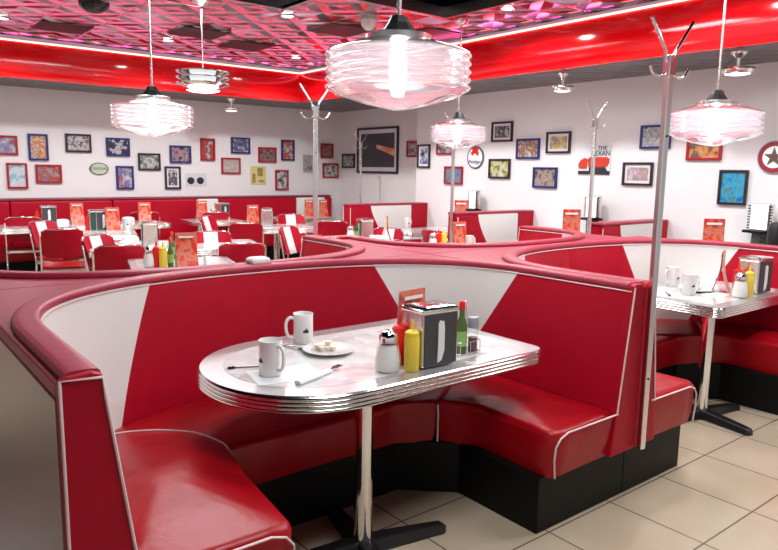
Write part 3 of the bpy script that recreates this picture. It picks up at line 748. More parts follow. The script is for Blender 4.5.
# ---- main table
def lay(name, mb, m, loc, label, cat, rz=0, **k):
    o = mb.build(name, m, None, **k); o.location = loc; o.rotation_euler = (0, 0, rz); tag(o, label, cat); return o
W_ = 'the nearest booth table'
put(MUG, (1.235, 2.27, TZ), 'white printed mug nearer the left end of the nearest booth table', R(-80))
put(MUG, (1.595, 2.62, TZ), 'white printed mug behind the saucer on the nearest booth table', R(160))
put(PLT, (1.60, 2.415, TZ), 'white saucer holding creamer pots on the nearest booth table').scale = (1.15, 1.15, 1)
for i, (dx, dy, dz) in enumerate(((-.03, .0, .009), (.01, -.02, .009), (.03, .015, .009), (-.01, .03, .009), (.0, .004, .029), (-.035, .035, .012))):
    put(CRM, (1.60+dx, 2.42+dy, TZ+dz), 'tiny peach-coloured creamer pot heaped on the saucer near the mugs', 0, 'creamer pots on the saucer')
put(SHK, (1.635, 2.045, TZ), 'glass sugar shaker with chrome lid on the nearest table, left of the yellow bottle')
put(MUST, (1.72, 2.00, TZ), 'yellow mustard squeeze bottle on the nearest booth table')
put(KETCH, (1.735, 2.10, TZ), 'red ketchup squeeze bottle half hidden behind the nearest yellow bottle')
put(DSP, (1.850, 2.04, TZ), 'dark-faced chrome napkin dispenser on the nearest booth table', R(-3))
put(CRD, (1.895, 2.21, TZ), 'coral menu card standing behind the nearest napkin dispenser', R(8))
put(HOT, (2.055, 2.06, TZ+.003), 'green sauce bottle with red cap right of the nearest dispenser').scale = (1.1, 1.1, 1.2)
put(PEP, (2.115, 2.05, TZ+.003), 'pepper shaker with grey lid at the right end of the nearest table').scale = (1.15, 1.15, 1.12)
put(CAD, (2.075, 2.055, TZ), 'small chrome wire caddy around the green sauce bottle on the nearest table')
def sheet(w_, d_, h=.0012): return MB().prism([(-w_/2, -d_/2), (w_/2, -d_/2), (w_/2, d_/2), (-w_/2, d_/2)], 0, h)
def napkin_roll():
    r = empty('napkin_roll', (0, 0, 0), 'roll', 'napkin roll')
    MB().tube([(-.11, 0, .014), (-.107, 0, .014), (.0, 0, .014), (.09, 0, .013), (.095, 0, .012)], [.005, .016, .019, .015, .008], 14).build('napkin', PAPER, r, smooth=60, tf=Matrix.Scale(.62, 4, (0, 0, 1)))
    m = MB(); m.box(.09, .125, -.004, .004, .012, .0145); m.box(.12, .13, -.011, .011, .012, .0145)
    for y in (-.0095, -.003, .0035, .01): m.box(.128, .165, y-.0016, y+.0016, .012, .0145)
    m.build('fork', STEELD, r); return r
ROLL = napkin_roll()
put(ROLL, (1.35, 2.13, TZ), 'white napkin roll with fork tines showing, in front of the left mug', R(20))
def cutlery():
    r = empty('spoon', (0, 0, 0), 'spoon', 'spoon')
    MB().tube([(-.08, 0, .004), (.05, 0, .004)], [.003, .0022], 6).build('handle', STEELD, r)
    MB().tube([(-.115, 0, .004), (-.108, 0, .004), (-.095, 0, .004), (-.08, 0, .004)], [.002, .009, .009, .003], 8).build('bowl', STEELD, r); return r
SPN = cutlery()
put(SPN, (1.235, 2.385, TZ), 'dark metal spoon left of the left mug on the nearest table', R(-25))
lay('paper_napkin', sheet(.26, .2), PAPER, (1.28, 2.24, TZ), 'flat white paper napkin under the left mug on the nearest table', 'napkin', R(-12))
kn = empty('table_knife', (1.505, 2.545, TZ+.003), 'steel knife with dark handle lying between the two mugs', 'knife', R(-80))
MB().box(-.10, .03, -.008, .008, .003, .006).build('blade', CHROME2, kn, bevel=.001); MB().box(.03, .09, -.007, .007, .002, .010).build('handle', STEELD, kn, bevel=.002)
# ---- right table
put(MUG, (4.37, 2.255, TZ), 'white mug with printed emblem at the front of the right booth table', R(-20))
put(MUG, (4.60, 2.50, TZ), 'white mug at the back of the right booth table beside the chrome pole', R(170))
put(PLT, (4.55, 2.30, TZ), 'white saucer between mug and menu card on the right booth table')
for i, (dx, dy) in enumerate(((-.02, .0), (.02, -.01), (.01, .025))):
    put(CRM, (4.55+dx, 2.30+dy, TZ+.009), 'creamer pot on the saucer of the right booth table', 0, 'creamer pots on the right saucer')
lay('paper_napkin', sheet(.2, .14), PAPER, (4.52, 2.15, TZ), 'flat white paper napkin in front of the saucer on the right table', 'napkin', R(10))
put(SPN, (4.28, 2.36, TZ), 'dark metal spoon left of the mug on the right booth table', R(40))
put(CRD, (4.68, 2.19, TZ), 'menu card with pale rear side standing on the right booth table', R(200))
put(SHK, (4.555, 2.005, TZ), 'glass sugar shaker with chrome lid on the right booth table')
put(MUST, (4.665, 2.0, TZ), 'yellow mustard squeeze bottle on the right booth table')
put(KETCH, (4.70, 2.09, TZ), 'red ketchup squeeze bottle behind the shaker on the right booth table')
put(DSP, (4.86, 2.05, TZ), 'chrome napkin dispenser at the right edge on the right booth table', R(-3))
# ---- far tables
def on(px, py, z=TZ):
    p = atZ(px, py, z); d = Vector((p.x, p.y)); s0 = d.length; d.normalize(); best = None
    for cx, cy, hx, hy in TB:
        s_ = cx*d.x+cy*d.y; lat = abs(cx*d.y-cy*d.x); h = min(hx, hy)-.09
        if lat > max(hx, hy)-.08: continue
        lo, hi = s_-h, s_+h; t_ = min(hi, max(lo, s0)); c_ = abs(t_-s0)
        if best is None or c_ < best[0]: best = (c_, t_)
    if best is None or best[0] > 9: print('NO TABLE', px, py, best); return (p.x, p.y, z)
    if best[0] > .6: print('moved', px, py, round(best[0], 2))
    return (d.x*best[1], d.y*best[1], z)
def far(src, px, py, label, rz=0): return put(src, on(px, py), label, R(rz))
far(SHK, 150, 267, 'sugar shaker left of the mustard bottle on the table behind the front booth')
far(KETCH, 157, 267, 'red ketchup bottle beside the mustard on the table behind the front booth')
far(MUST, 163.5, 268, 'yellow mustard bottle on the table behind the front booth')
far(HOT, 171, 267, 'dark sauce bottle beside the red card on the table behind the front booth')
far(CRD, 187, 268, 'large red menu card on the table behind the front booth', -10)
p = on(207, 266); put(CUPM, p, 'brushed steel cup right of the large red menu card')
far(DSG, 150, 246, 'napkin dispenser with pale side towards the camera, above the mustard bottle', 75)
far(HOT, 172, 243, 'red-capped bottle right of the pale napkin dispenser')
far(MUG, 182, 240, 'mug right of the red-capped bottle in the middle distance', 30)
far(BUND, 128, 247, 'white napkin stack on the table behind the nearest loose chair')
put(BUND, on(130, 237), 'white napkins left of the pale napkin holder, farther table')
far(DSG, 97.5, 228, 'dark green napkin dispenser at left with bright napkin slit', -10)
far(CRD, 113, 230, 'orange menu card right of the dark green napkin dispenser', -5)
far(KETCH, 88, 226, 'red ketchup bottle left of the dark green napkin dispenser')
far(MUG, 127, 229, 'mug right of the orange card beside the green dispenser', 0)
far(DSP, 48, 213, 'dark napkin dispenser with tilted napkin on the far left banquette table', 0)
far(KETCH, 37, 213, 'red bottle left of the dark dispenser on the far left banquette table')
far(BUND, 21, 212, 'white napkins at far left above the back of the leftmost chair')
far(CRD, 77, 214, 'orange menu card on the far left banquette table', 0)
far(KETCH, 93, 213, 'red bottle between orange card and grey dispenser at the far banquette')
far(DSP, 102, 213, 'grey napkin dispenser on the banquette table above the green one', 0)
far(BUND, 62, 214, 'white napkins beside the orange card on the banquette table')
far(BUND, 128, 214, 'pile of napkins by the far rear-facing chair at the banquette')
far(CRD, 145, 222, 'orange card lying behind the far rear-facing chair', -10)
far(CRD, 202, 212, 'orange menu card on the banquette table left of the white section', 0)
far(DSP, 222, 212, 'dark dispenser in front of the white banquette section', 20)
far(SHK, 213, 213, 'shaker between orange card and dispenser on the banquette table')
far(CRD, 253, 225, 'orange menu card on the table left of the second coat pole', 0)
far(DSG, 267, 226, 'green-sided napkin dispenser right of the orange card near the second pole', 60)
far(BUND, 250, 228, 'white napkins in front of the orange card near the second pole')
far(CRD, 309, 214, 'orange card at the far corner, left of the second coat pole', -5)
far(CRD, 323, 214, 'red-orange card at the far corner, right of the second coat pole', 5)
q = atZ(258, 262.5, 1.057); o = put(BUND, (q.x, q.y, 1.057), 'folded white napkin lying on the booth rim below the rear-facing chair'); o.scale = (.7, .7, .5)
far(SHK, 351, 240, 'shaker at the left of the table behind the curved rim')
far(HOT, 357, 240, 'green bottle on the table behind the curved rim')
far(DSG, 365, 240, 'green and chrome napkin dispenser on the table behind the curved rim', 70)
far(CRD, 386, 240, 'menu card seen edge-on with orange face on the table behind the curved rim', 60)
far(BUND, 377, 241, 'white napkins by the edge-on menu card')
far(SHK, 433, 249, 'shaker left of the red and yellow bottles behind the rims')
far(KETCH, 438, 249, 'red bottle on the table behind the curved rims')
far(MUST, 443.5, 249, 'yellow bottle on the table behind the curved rims')
far(CRD, 459, 249, 'red menu card right of the yellow bottle behind the curved rims', -5)
far(MUG, 469, 249, 'mug right of the red menu card behind the curved rims', 0)
far(CRB, 411+300, 262, 'tall red menu card at the right wall beneath the black framed blue picture', -40)
far(CRB, 570, 247, 'tall red menu card at the right wall left of the third coat pole', -40)
put(CRB, (6.62, 6.72, TZ), 'small red menu card at the right wall beside the fourth coat pole', R(-40))
put(MUG, (6.0, 3.25, TZ), 'mug on the wall table at right, seen just over the booth rim')
far(MUG, 407, 221, 'mug on the pale wall table right of the farthest booth back', 0)
# ---- wall boxes: glowing selector boxes on stands at the wall end of the tables
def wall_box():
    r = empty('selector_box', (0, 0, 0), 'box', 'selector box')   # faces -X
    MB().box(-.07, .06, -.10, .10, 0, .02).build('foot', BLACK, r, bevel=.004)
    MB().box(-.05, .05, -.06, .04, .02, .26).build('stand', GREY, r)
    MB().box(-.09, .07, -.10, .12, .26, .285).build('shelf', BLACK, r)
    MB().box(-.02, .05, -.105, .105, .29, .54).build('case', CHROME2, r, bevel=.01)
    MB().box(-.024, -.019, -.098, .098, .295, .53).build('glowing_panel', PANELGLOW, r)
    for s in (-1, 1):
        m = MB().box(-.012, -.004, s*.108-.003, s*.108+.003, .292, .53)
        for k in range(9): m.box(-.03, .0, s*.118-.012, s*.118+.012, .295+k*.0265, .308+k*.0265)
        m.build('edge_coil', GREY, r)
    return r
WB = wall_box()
def plant():
    r = empty('small_plant', (0, 0, 0), 'plant', 'plant')
    MB().lathe([(0, 0), (.03, 0), (.04, .07), (.03, .07), (0, .06)], seg=16).build('pot', GREY, r, smooth=50)
    m = MB()
    for k in range(46):
        a = random.random()*2*PI; h = .07+random.random()*.17; q = random.random()*.06; l = .05; tl = random.uniform(-.4, 1)
        c = Vector((q*math.cos(a), q*math.sin(a), h)); d = Vector((math.cos(a), math.sin(a), tl)).normalized()*l; s_ = Vector((-math.sin(a), math.cos(a), 0))*.016
        m.add([c, c+d*.5+s_, c+d, c+d*.5-s_], [(0, 1, 2, 3)])
    m.build('foliage', LEAF, r, recalc=False); return r
PLN = plant()
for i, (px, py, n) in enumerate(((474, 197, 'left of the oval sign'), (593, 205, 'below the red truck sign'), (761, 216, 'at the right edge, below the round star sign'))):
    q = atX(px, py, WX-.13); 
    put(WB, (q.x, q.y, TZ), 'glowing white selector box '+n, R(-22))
    put(PLN, (q.x-.12, q.y-.09, TZ), 'small plant at the glowing box '+n, 0)
q = atX(777, 225, WX-.3); o = MB().lathe([(0, 0), (.05, 0), (.07, .1), (.07, .32), (.05, .38), (0, .39)], seg=24).build('black_urn', IRON, None, smooth=60); o.location = (q.x, q.y, TZ); tag(o, 'tall rounded black urn cut by the right picture edge', 'urn')
# ================================================================== COAT POLES
def pole(x, y, h, label, rz=0, w_=.03):
    r = empty('coat_pole', (x, y, 0), label, 'coat pole', rz, 'chrome coat poles')
    z0 = .25 if h < 2.2 else 0
    MB().box(-w_/2, w_/2, -w_/2, w_/2, z0, h).build('post', CHROME2, r, bevel=.004)
    MB().box(-w_/2-.006, w_/2+.006, -w_/2-.006, w_/2+.006, h-.09, h).build('collar', CHROME, r, bevel=.004)
    for s in (-1, 1):
        MB().tube([(s*.02, 0, h-.03), (s*.03, 0, h+.02), (s*.12, 0, h+.15)], .007, 8).build('upper_prong', CHROME, r, smooth=60)
        MB().tube(smoothpts([(s*.02, 0, h-.08), (s*.06, -.0, h-.095), (s*.09, -.0, h-.085), (s*.115, -.0, h-.05)], 4), .006, 8).build('hook', CHROME, r, smooth=60)
    for z in (h-.35, .6): MB().lathe([(0, 0), (.006, 0), (.005, .004), (0, .005)], seg=10).build('screw', STEELD, r, tf=Matrix.Translation((0, -w_/2, z)) @ Matrix.Rotation(PI/2, 4, 'X'))
    return r
pole(2.892, 1.664, 2.07, 'tall square chrome coat pole on the divider between the two front booths', R(-15))
pole(2.82, 4.45, 2.02, 'chrome coat pole at the rear divider, left of the picture centre', R(-15), .032)
pole(5.48, 5.72, 2.05, 'chrome coat pole below the farthest glass pendant', R(-15))
pole(5.60, 3.93, 2.07, 'chrome coat pole in front of the red truck sign', R(-15))
pole(6.75, 9.25, 2.0, 'thin far coat pole in front of the large dark artwork', R(-15))
# ================================================================== LAMPS
def pendant():
    r = empty('glass_pendant', (0, 0, 0), 'pendant', 'pendant lamp')   # origin at ceiling
    Z = -1.17   # glass centre below ceiling 3.12
    pf = [(.12, Z+.125), (.19, Z+.118), (.245, Z+.098), (.285, Z+.085)]
    for i in range(5):
        z0 = Z+.085-.033*i
        for t in (.1, .3, .5, .7, .9): pf.append((.285+.025*math.sin(PI*t), z0-.033*t))
        pf.append((.283, z0-.033))
    pf += [(.27, Z-.092), (.22, Z-.105), (.14, Z-.13), (.06, Z-.148), (.012, Z-.155), (0, Z-.155)]
    MB().lathe(pf, seg=72).build('glass_shade', LGLASS, r, smooth=60, label='ribbed clear glass shade')
    inn = [(.10, Z+.11), (.17, Z+.10), (.20, Z+.05), (.20, Z-.05), (.12, Z-.10), (.05, Z-.12), (0, Z-.125)]
    MB().lathe([(0, Z-.10), (.022, Z-.095), (.034, Z-.06), (.034, Z+.06), (.02, Z+.1), (0, Z+.1)], seg=20).build('bulb', BULB, r, smooth=60)
    MB().lathe([(.045, Z+.165), (.125, Z+.155), (.14, Z+.15), (.14, Z+.128), (.12, Z+.120), (.0, Z+.118)], seg=32).build('fitter_ring', CHROME2, r, smooth=40)
    MB().lathe([(.012, Z+.235), (.035, Z+.23), (.05, Z+.20), (.075, Z+.165), (.0, Z+.163)], seg=8).build('socket_cap', IRON, r)
    MB().tube([(0, 0, 0), (0, 0, Z+.22)], .009, 10).build('rod', CHROME2, r, smooth=60)
    MB().lathe([(0, 0), (.07, 0), (.06, -.02), (.02, -.035), (0, -.035)], seg=24).build('canopy', CHROME, r, smooth=40)
    return r
PEN = pendant()
def at_depth(px, py, d): return EYE+ray(px, py)*d
for px, py, wd, lab in ((398, 73, 146, 'largest glowing ribbed glass pendant, at top centre above the nearest table'),
                        (153, 117, 80, 'glowing ribbed glass pendant at left, above the loose chairs'),
                        (715, 124, 88, 'glowing ribbed glass pendant at right, above the right booth table'),
                        (458, 134, 57, 'smallest and farthest glowing ribbed glass pendant, above the oval sign')):
    q = at_depth(px, py, 680.4*.62/wd); h = ZC if (q.y > 6.22 or q.x > 5.03 or (q.y > 5.42 and q.x > 3.55)) else ZC+.1
    put(PEN, (q.x, q.y, q.z+1.17), lab)
def louver():
    r = empty('louvered_pendant', (2.83, 6.5, ZC), 'round louvered chrome pendant hanging before the red band at left', 'pendant lamp')
    Z = -.76
    MB().tube([(0, 0, 0), (0, 0, Z+.12)], .007, 8).build('rod', CHROME2, r, smooth=60)
    MB().lathe([(0, 0), (.08, 0), (.05, -.03), (0, -.05)], seg=24).build('canopy', CHROME, r, smooth=40)
    MB().lathe([(0, Z+.12), (.05, Z+.12), (.13, Z+.10), (.13, Z-.07), (0, Z-.07)], seg=32).build('drum', DRUM, r, smooth=40)
    for k, z in enumerate((.08, .025, -.03)):
        MB().lathe([(.135, Z+z-.012), (.24, Z+z+.02), (.255, Z+z+.028), (.25, Z+z+.018), (.14, Z+z-.02)], seg=40).build('louver_ring', CHROME, r, smooth=40)
    MB().lathe([(0, Z-.085), (.12, Z-.082), (.16, Z-.07), (.0, Z-.068)], seg=32).build('lower_diffuser', glow('lamp_diffuser', (1, .97, .97), 3), r, smooth=40)
    return r
louver()
def soffit_lamp(x, y, lab, s=1.0):
    r = empty('soffit_lamp', (x, y, ZS), lab, 'ceiling lamp', 0, 'small chrome soffit lamps')
    MB().lathe([(0, 0), (.06*s, 0), (.055*s, -.015), (.02, -.05), (.012, -.12), (.02, -.13), (0, -.13)], seg=24).build('stem', CHROME, r, smooth=40)
    MB().lathe([(0, -.12), (.05*s, -.125), (.12*s, -.135), (.125*s, -.15), (.12*s, -.165), (.1*s, -.185), (.09*s, -.18), (0, -.14)], seg=32).build('shade', CHROME, r, smooth=40)
    MB().lathe([(0, -.193), (.06*s, -.19), (.088*s, -.183), (0, -.178)], seg=24).build('diffuser', glow('lamp_diffuser', (1, .97, .97), 3), r, smooth=40)
soffit_lamp(4.78, 9.95, 'small chrome lamp under the soffit at left, below the louvered pendant')
soffit_lamp(6.10, 4.72, 'small chrome lamp under the soffit above the truck sign', .95)
soffit_lamp(6.10, 2.88, 'small chrome lamp under the soffit at right beside the glass pendant', 1.15)
def downlight(x, y, lab, z=ZC):
    r = empty('downlight', (x, y, z), lab, 'downlight', 0, 'recessed downlights')
    MB().lathe([(.06, -.002), (.085, -.002), (.085, -.012), (.07, -.014), (.06, -.006)], seg=24).build('trim_ring', CHROME, r, smooth=40)
    MB().lathe([(0, -.003), (.06, -.003), (.058, -.006), (0, -.008)], seg=24).build('lens', DLIGHT, r)
for x, y, lab in ((1.5, 8.69, 'recessed downlight at the far left of the tin ceiling'), (3.335, 8.69, 'recessed downlight above the louvered pendant'), (5.183, 8.69, 'recessed downlight near the corner of the red band'), (5.17, 4.7, 'recessed downlight beside the black ceiling recess'), (3.75, 6.45, 'recessed downlight left of the largest pendant'), (5.17, 6.7, None), (5.17, 2.7, None), (5.17, .7, None), (-.4, 8.69, None)):
    if lab: downlight(x, y, lab)
    l = bpy.data.lights.new('downlight_beam', 'SPOT'); l.energy = 130; l.spot_size = R(160); l.spot_blend = .6; l.shadow_soft_size = .06; l.color = (.95, .98, 1)
    lo = bpy.data.objects.new('downlight_beam', l); COL.objects.link(lo); lo.location = (x, y, ZC-.03)
for x, y, lab in ((2.13, 8.8, 'dark square air vent at the left of the tin ceiling'), (3.45, 8.0, 'dark square air vent behind the louvered pendant'), (4.25, 8.38, 'dark square air vent near the red band corner'), (4.58, 6.7, 'dark square air vent above the second coat pole'), (5.5, 6.15, 'dark square air vent right of the largest pendant')):
    r = empty('ceiling_vent', (x, y, ZC), lab, 'ceiling vent', 0, 'square ceiling vents')
    MB().box(-.28, .28, -.28, .28, -.006, -.001).build('plate', mat('dark_vent', (.03, .02, .03), .3), r); m = MB()
    for k in range(9): m.box(-.27, .27, -.26+k*.065-.006, -.26+k*.065+.006, -.009, -.006)
    m.build('slats', mat('dark_vent_slat', (.06, .05, .06), .3), r)
q = (2.07, 7.3); o = MB().lathe([(0, -.09), (.06, -.085), (.11, -.06), (.14, -.02), (.145, 0), (0, 0)], seg=28).build('ceiling_dome', mat('black_gloss', (.01, .01, .01), .08), None, smooth=60); o.location = (*q, ZC); tag(o, 'glossy black dome on the tin ceiling at upper left', 'dome camera')
o = MB().lathe([(0, -.11), (.04, -.10), (.075, -.06), (.085, -.02), (.085, 0), (0, 0)], seg=28).build('ceiling_dome', mat('white_gloss', (.7, .7, .7), .2), None, smooth=60); o.location = (4.5, 6.05, ZC); tag(o, 'small white dome on the tin ceiling left of the largest pendant', 'dome')
# ================================================================== PICTURES
FR = {'red': mat('red_frame', (.34, .008, .018), .35), 'blue': mat('blue_frame', (.012, .022, .15), .35), 'black': mat('black_frame', (.02, .015, .02), .3), 'grey': mat('grey_frame', (.4, .36, .33), .4)}
MATTE = mat('picture_mount', (.72, .68, .74), .6)
def wallframe(px):
    x0, y0, x1, y1, wall = px
    cx, cy = (x0+x1)/2, (y0+y1)/2
    if wall == 'L': P = lambda x, y: atY(x, y, WY-.004)
    elif wall == 'C': P = lambda x, y: atX(x, y, WX2-.004)
    else: P = lambda x, y: atX(x, y, WX-.004)
    c = P(cx, cy); a, b = P(x0, cy), P(x1, cy); t_, u_ = P(cx, y0), P(cx, y1)
    w_ = (b-a).length; h = abs(t_.z-u_.z)
    rz = 0 if wall == 'L' else -PI/2
    return c, w_, h, rz
def framed(px, col, cols, lab, scale=9, seed=0, fw_=.03, mount=0):
    c, w_, h, rz = wallframe(px); r = empty('framed_picture', c, lab, 'picture', rz, 'framed pictures on the walls')
    m = MB(); d = .028
    m.box(-w_/2, w_/2, -d, 0, h/2-fw_, h/2); m.box(-w_/2, w_/2, -d, 0, -h/2, -h/2+fw_); m.box(-w_/2, -w_/2+fw_, -d, 0, -h/2+fw_, h/2-fw_); m.box(w_/2-fw_, w_/2, -d, 0, -h/2+fw_, h/2-fw_)
    m.build('frame', FR[col], r)
    if mount: MB().box(-w_/2+fw_, w_/2-fw_, -.010, 0, -h/2+fw_, h/2-fw_).build('mount', MATTE, r)
    k = fw_+mount
    MB().box(-w_/2+k, w_/2-k, -.014, -.001, -h/2+k, h/2-k).build('print', picmat('print_'+str(seed), cols, scale, seed=seed), r)
    return r, w_, h
W1 = (.75, .74, .76); K = (.03, .025, .03); RD = (.5, .04, .04); BL_ = (.06, .2, .5); OR = (.75, .25, .05); GR = (.15, .2, .06); PK = (.6, .35, .4); GY = (.3, .28, .3)
PICS = [((-6, 135.5, 17.5, 155, 'L'), 'red', [W1, PK, (.2, .4, .7), RD], 'red framed blue and pink print, topmost at the left picture edge'),
 ((28, 134, 48, 160.5, 'L'), 'blue', [BL_, W1, OR, OR, W1], 'tall blue framed print with orange middle at far left'),
 ((65.3, 134, 91, 152.4, 'L'), 'black', [PK, K, W1, (.35, .08, .2)], 'wide black framed pink and grey photo in the upper row at left'),
 ((106, 138, 129.6, 156.4, 'L'), 'blue', [PK, W1, (.04, .04, .12), K], 'wide blue framed car photo directly left of the left pendant'),
 ((6.7, 163, 27.5, 188.7, 'L'), 'red', [(.55, .75, .85), (.2, .5, .75), (.75, .85, .88), W1], 'red framed pale sky-blue print in the lower row at far left'),
 ((35.5, 164.6, 61.7, 183.3, 'L'), 'red', [BL_, GY, RD, (.4, .35, .3)], 'wide red framed busy collage in the lower row at left'),
 ((116, 166, 133.5, 189.3, 'L'), 'blue', [PK, RD, (.2, .25, .45), W1], 'tall blue framed portrait under the left pendant, right of the oval sign'),
 ((138, 153.3, 160.2, 170.4, 'L'), 'black', [GY, W1, (.3, .35, .3), K], 'black framed grey street photo under the left pendant'),
 ((169.6, 145.7, 190.8, 163.2, 'L'), 'blue', [(.03, .05, .15), GY, PK, K], 'blue framed dark print right of the left pendant'),
 ((164.7, 166.4, 180.4, 189, 'L'), 'black', [(.2, .1, .3), W1, K, GY], 'tall black framed purple-topped car print in the lower row'),
 ((200.2, 138.4, 214.6, 160.8, 'L'), 'red', [W1, GY, RD, (.5, .1, .05)], 'tall red framed two-part print in the upper row'),
 ((230.8, 137.5, 249.7, 153.7, 'L'), 'blue', [K, W1, (.04, .05, .2), GY], 'small blue framed black and white photo in the upper row, above the red framed sketch'),
 ((221.2, 157.8, 240.1, 174, 'L'), 'red', [PK, (.7, .5, .45), (.5, .45, .4), W1], 'small red framed pale sketch left of the yellow poster'),
 ((258.1, 147.4, 276, 162.5, 'L'), 'red', [K, RD, GY, K], 'red framed dark motor picture above the yellow poster'),
 ((281, 140, 294, 160.7, 'L'), 'blue', [BL_, W1, RD, OR], 'narrow blue framed orange print near the second coat pole'),
 ((275, 170, 288, 190, 'L'), 'red', [W1, W1, GY, K], 'narrow red framed white print with a grey car, right of the yellow poster'),
 ((303, 155, 313, 172, 'L'), 'grey', [GY, W1, GY, GR], 'narrow grey framed picture directly left of the second coat pole'),
 ((320.4, 143.6, 332.7, 158.2, 'L'), 'red', [K, RD, GY, GR], 'red framed dark picture right of the second coat pole, upper'),
 ((322.4, 163.3, 337.9, 178, 'L'), 'red', [K, GY, W1, K], 'red framed dark picture right of the second coat pole, lower'),
 ((343, 154, 355, 168, 'C'), 'black', [K, GY, W1, K], 'small black framed photo left of the large dark artwork'),
 ((407.4, 141, 418.5, 157, 'C'), 'red', [GY, W1, GY, RD], 'red framed picture half hidden behind the wall corner'),
 ((418.2, 144.5, 430.4, 167.8, 'R'), 'black', [W1, W1, (.2, .25, .45), K], 'narrow black framed print right beside the wall corner'),
 ((437.3, 140, 454.2, 154.5, 'R'), 'red', [GY, K, W1, RD], 'red framed picture partly behind the farthest glass pendant'),
 ((445, 166.4, 463, 184.2, 'R'), 'red', [BL_, (.1, .3, .5), GY, BL_], 'red framed blue picture below the farthest glass pendant'),
 ((492.4, 121.8, 513, 141.8, 'R'), 'black', [W1, GY, K, W1], 'black framed motorcycle photo right of the farthest pendant'),
 ((489.5, 159, 510.4, 178.5, 'R'), 'black', [K, GR, (.6, .55, .1), W1], 'black framed green print right of the oval winged sign'),
 ((517, 138.7, 540, 159, 'R'), 'blue', [W1, (.4, .2, .1), (.3, .15, .08), W1], 'blue framed sepia bikes picture, upper of two blue frames'),
 ((547, 131.8, 571, 153.3, 'R'), 'black', [GY, W1, (.7, .5, .1), GY], 'black framed print with yellow middle left of the truck sign'),
 ((533.6, 167.3, 557.3, 188, 'R'), 'blue', [(.2, .08, .06), GY, (.5, .4, .3), K], 'blue framed brown picture, lower left of the truck sign'),
 ((641, 125, 671, 148.8, 'R'), 'blue', [K, W1, GY, W1], 'blue framed car emblem print behind the front coat pole'),
 ((623.2, 162.4, 653, 185.5, 'R'), 'black', [(.2, .35, .1), W1, PK, (.3, .4, .2)], 'black framed green outdoor photo left of the front coat pole'),
 ((687.3, 134, 722.5, 160.3, 'R'), 'red', [GY, (.12, .08, .08), OR, (.7, .5, .3)], 'red framed brown print under the right pendant'),
 ((719, 170, 747.7, 205, 'R'), 'black', [(.02, .15, .45), (.02, .3, .6), (.05, .45, .7), GR], 'tall black framed vivid blue print at right')]
for i, (px, col, cols, lab) in enumerate(PICS):
    big = px[0] > 415
    framed(px, col, cols, lab, 13, i+1, .028 if not big else .024, .03 if col == 'black' and i % 3 == 0 else 0)
r, w_, h = framed((357.4, 127.4, 398, 173.4, 'C'), 'black', [(.05, .045, .06), (.075, .06, .085), (.06, .06, .055)], 'large black framed dark artwork with an orange streak at the far corner', 2, 77, .035, .07)
a_ = [(-.02, .10), (w_/2-.105, .02), (w_/2-.105, -.10), (-.02, .04)]
MB().loops([[(x, -.0145, z) for x, z in a_], [(x, -.0165, z) for x, z in a_]]).build('orange_streak', picmat('streak', [(1, .28, .07), (1, .7, .42), (1, .2, .04)], 5, seed=5), r)
# oval sign with green lettering
def oval(px, name, lab, ringc, facec):
    c, w_, h, rz = wallframe(px); r = empty(name, c, lab, 'sign', rz)
    e = [(math.cos(2*PI*k/40), math.sin(2*PI*k/40)) for k in range(40)]
    MB().loops([[(x*w_/2, y_, z*h/2) for x, z in e] for y_ in (-.012, 0)]).build('border', ringc, r)
    MB().loops([[(x*w_/2*.86, y_, z*h/2*.86) for x, z in e] for y_ in (-.016, -.001)]).build('face', facec, r)
    return r, w_, h
GI = mat('grey_green_ink', (.1, .13, .08), .5)
r, w_, h = oval((89.4, 162.6, 108.5, 175, 'L'), 'oval_sign', 'small oval green-lettered sign on the far wall at left', GI, mat('pale_green_face', (.5, .55, .42), .5))
textmesh('lettering', 'CENTRAL', .055, GI, r, (0, -.019, 0), (PI/2, 0, 0))
r, w_, h = oval((467.6, 146, 484, 169, 'R'), 'oval_sign', 'white oval sign with a red winged emblem beside the farthest pendant', mat('slate_border', (.08, .1, .14), .4), WHITE)
wing = [(-.10, -.02), (-.05, -.06), (-.03, -.02), (.03, -.03), (.06, -.07), (.09, -.02), (.06, .03), (.11, .07), (.04, .07), (.0, .13), (-.03, .07), (-.08, .10), (-.06, .03)]
MB().loops([[(x*.8, y_, z*.8+.07) for x, z in wing] for y_ in (-.022, -.016)]).build('red_emblem', mat('sign_red', (.6, .02, .02), .4), r)
textmesh('lettering', 'Mobilgas', .068, mat('sign_navy', (.03, .04, .15), .4), r, (0, -.019, -.06), (PI/2, 0, 0))
# round star sign
c, w_, h, rz = wallframe((756.7, 140.5, 793, 174, 'R')); r = empty('round_sign', c, 'round red ringed sign with a dark star at the right picture edge', 'sign', rz); rr = h/2
MB().lathe([(0, 0), (rr, 0), (rr, .012), (rr*.96, .016), (0, .016)], seg=48).build('outer_rim', mat('sign_grey', (.35, .3, .32), .4), r, tf=Matrix.Rotation(PI/2, 4, 'X'))
MB().lathe([(0, .016), (rr*.93, .016), (rr*.93, .019), (0, .019)], seg=48).build('red_ring', mat('sign_dark_red', (.28, .02, .04), .4), r, tf=Matrix.Rotation(PI/2, 4, 'X'))
MB().lathe([(0, .019), (rr*.66, .019), (rr*.66, .021), (0, .021)], seg=48).build('white_disc', WHITE, r, tf=Matrix.Rotation(PI/2, 4, 'X'))
st = [(rr*(.6 if k % 2 == 0 else .24)*math.sin(2*PI*k/10), rr*(.6 if k % 2 == 0 else .24)*math.cos(2*PI*k/10)) for k in range(10)]
MB().loops([[(x, y_, z) for x, z in st] for y_ in (-.026, -.021)]).build('star', mat('sign_star', (.08, .1, .07), .4), r)
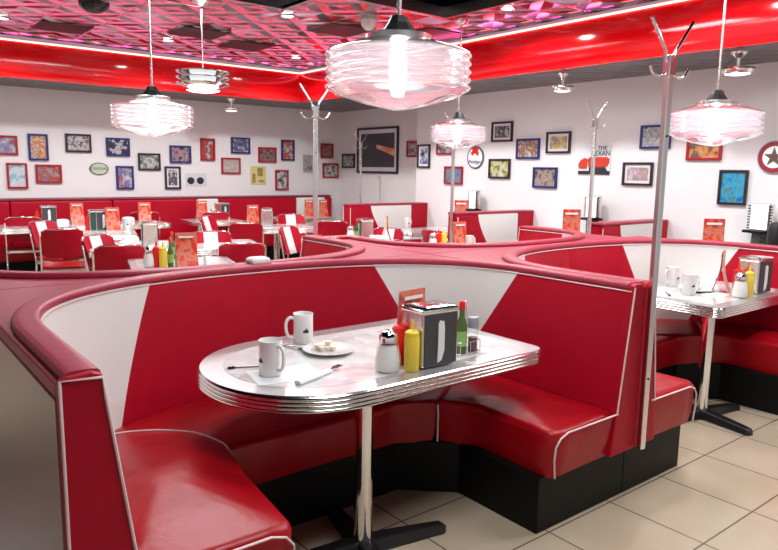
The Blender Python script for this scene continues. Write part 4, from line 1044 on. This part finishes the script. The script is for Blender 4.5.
MB().loops([[(x*.45, y_, z*.45) for x, z in st] for y_ in (-.028, -.026)]).build('star_centre', mat('sign_dark_red2', (.2, .03, .03), .4), r)
# truck sign
c, w_, h, rz = wallframe((579, 145.5, 610.4, 174.5, 'R')); r = empty('truck_sign', c, 'cut-out sign of a red tank truck with dark lettering above it', 'sign', rz)
MB().box(-w_/2, w_/2, -.006, 0, -h/2, h/2).build('board', mat('sign_offwhite', (.7, .72, .74), .5), r)
SRD = mat('truck_red', (.55, .04, .02), .35)
def sil(pts, nm, m, y0=-.012, y1=-.006): MB().loops([[(x*w_/2, y_, z*h/2) for x, z in pts] for y_ in (y0, y1)]).build(nm, m, r)
sil([(-.35, -.5), (.8, -.5), (.95, -.2), (.95, .1), (.8, .2), (-.3, .2), (-.4, .05)], 'tank', SRD)
sil([(-.95, -.6), (-.45, -.6), (-.4, .05), (-.6, .15), (-.85, 0), (-1.0, -.3)], 'cab', SRD, -.016)
sil([(-.3, -.75), (.85, -.75), (.7, -.5), (-.3, -.5)], 'chassis', K and mat('sign_black', (.02, .02, .03), .4), -.014)
sil([(-1, -1), (1, -1), (1, -.75), (-1, -.75)], 'ground_strip', mat('sign_black', (.02, .02, .03), .4), -.013)
textmesh('lettering', 'THE', .07, mat('sign_maroon', (.2, .02, .03), .4), r, (w_*.24, -.012, h*.40), (PI/2, 0, 0))
textmesh('lettering', 'TEXAN', .085, mat('sign_black', (.02, .02, .03), .4), r, (w_*.20, -.012, h*.22), (PI/2, 0, 0), sx=.9)
# unframed prints
def poster(px, nm, m, lab):
    c, w_, h, rz = wallframe(px); r = empty(nm, c, lab, 'poster', rz); MB().box(-w_/2, w_/2, -.006, 0, -h/2, h/2).build('sheet', m, r); return r, w_, h
r, w_, h = poster((185.4, 173.4, 206.5, 186, 'L'), 'photo_print', mat('print_white', (.6, .6, .6), .5), 'unframed black and white print of two cars in the lower row')
for dx in (-.25, .2):
    MB().loops([[(w_*(dx+.17*math.cos(a)), y_, h*.28*math.sin(a)-h*.08) for a in [2*PI*k/20 for k in range(20)]] for y_ in (-.008, -.006)]).build('dark_motif', mat('sign_black', (.02, .02, .03), .4), r)
r, w_, h = poster((250.6, 166.4, 265.9, 184.8, 'L'), 'yellow_poster', mat('poster_yellow', (.62, .52, .2), .5), 'small unframed yellow poster with dark brush marks')
for dx, dz, sx_, sz_ in ((-.3, -.15, .2, .5), (.12, .2, .35, .45), (.2, -.3, .35, .12)):
    MB().box(w_*(dx-sx_/2), w_*(dx+sx_/2), -.008, -.006, h*(dz-sz_/2), h*(dz+sz_/2)).build('dark_motif', picmat('poster_ink', [(.2, .14, .03), (.5, .4, .12), (.15, .1, .03)], 25, seed=9), r)
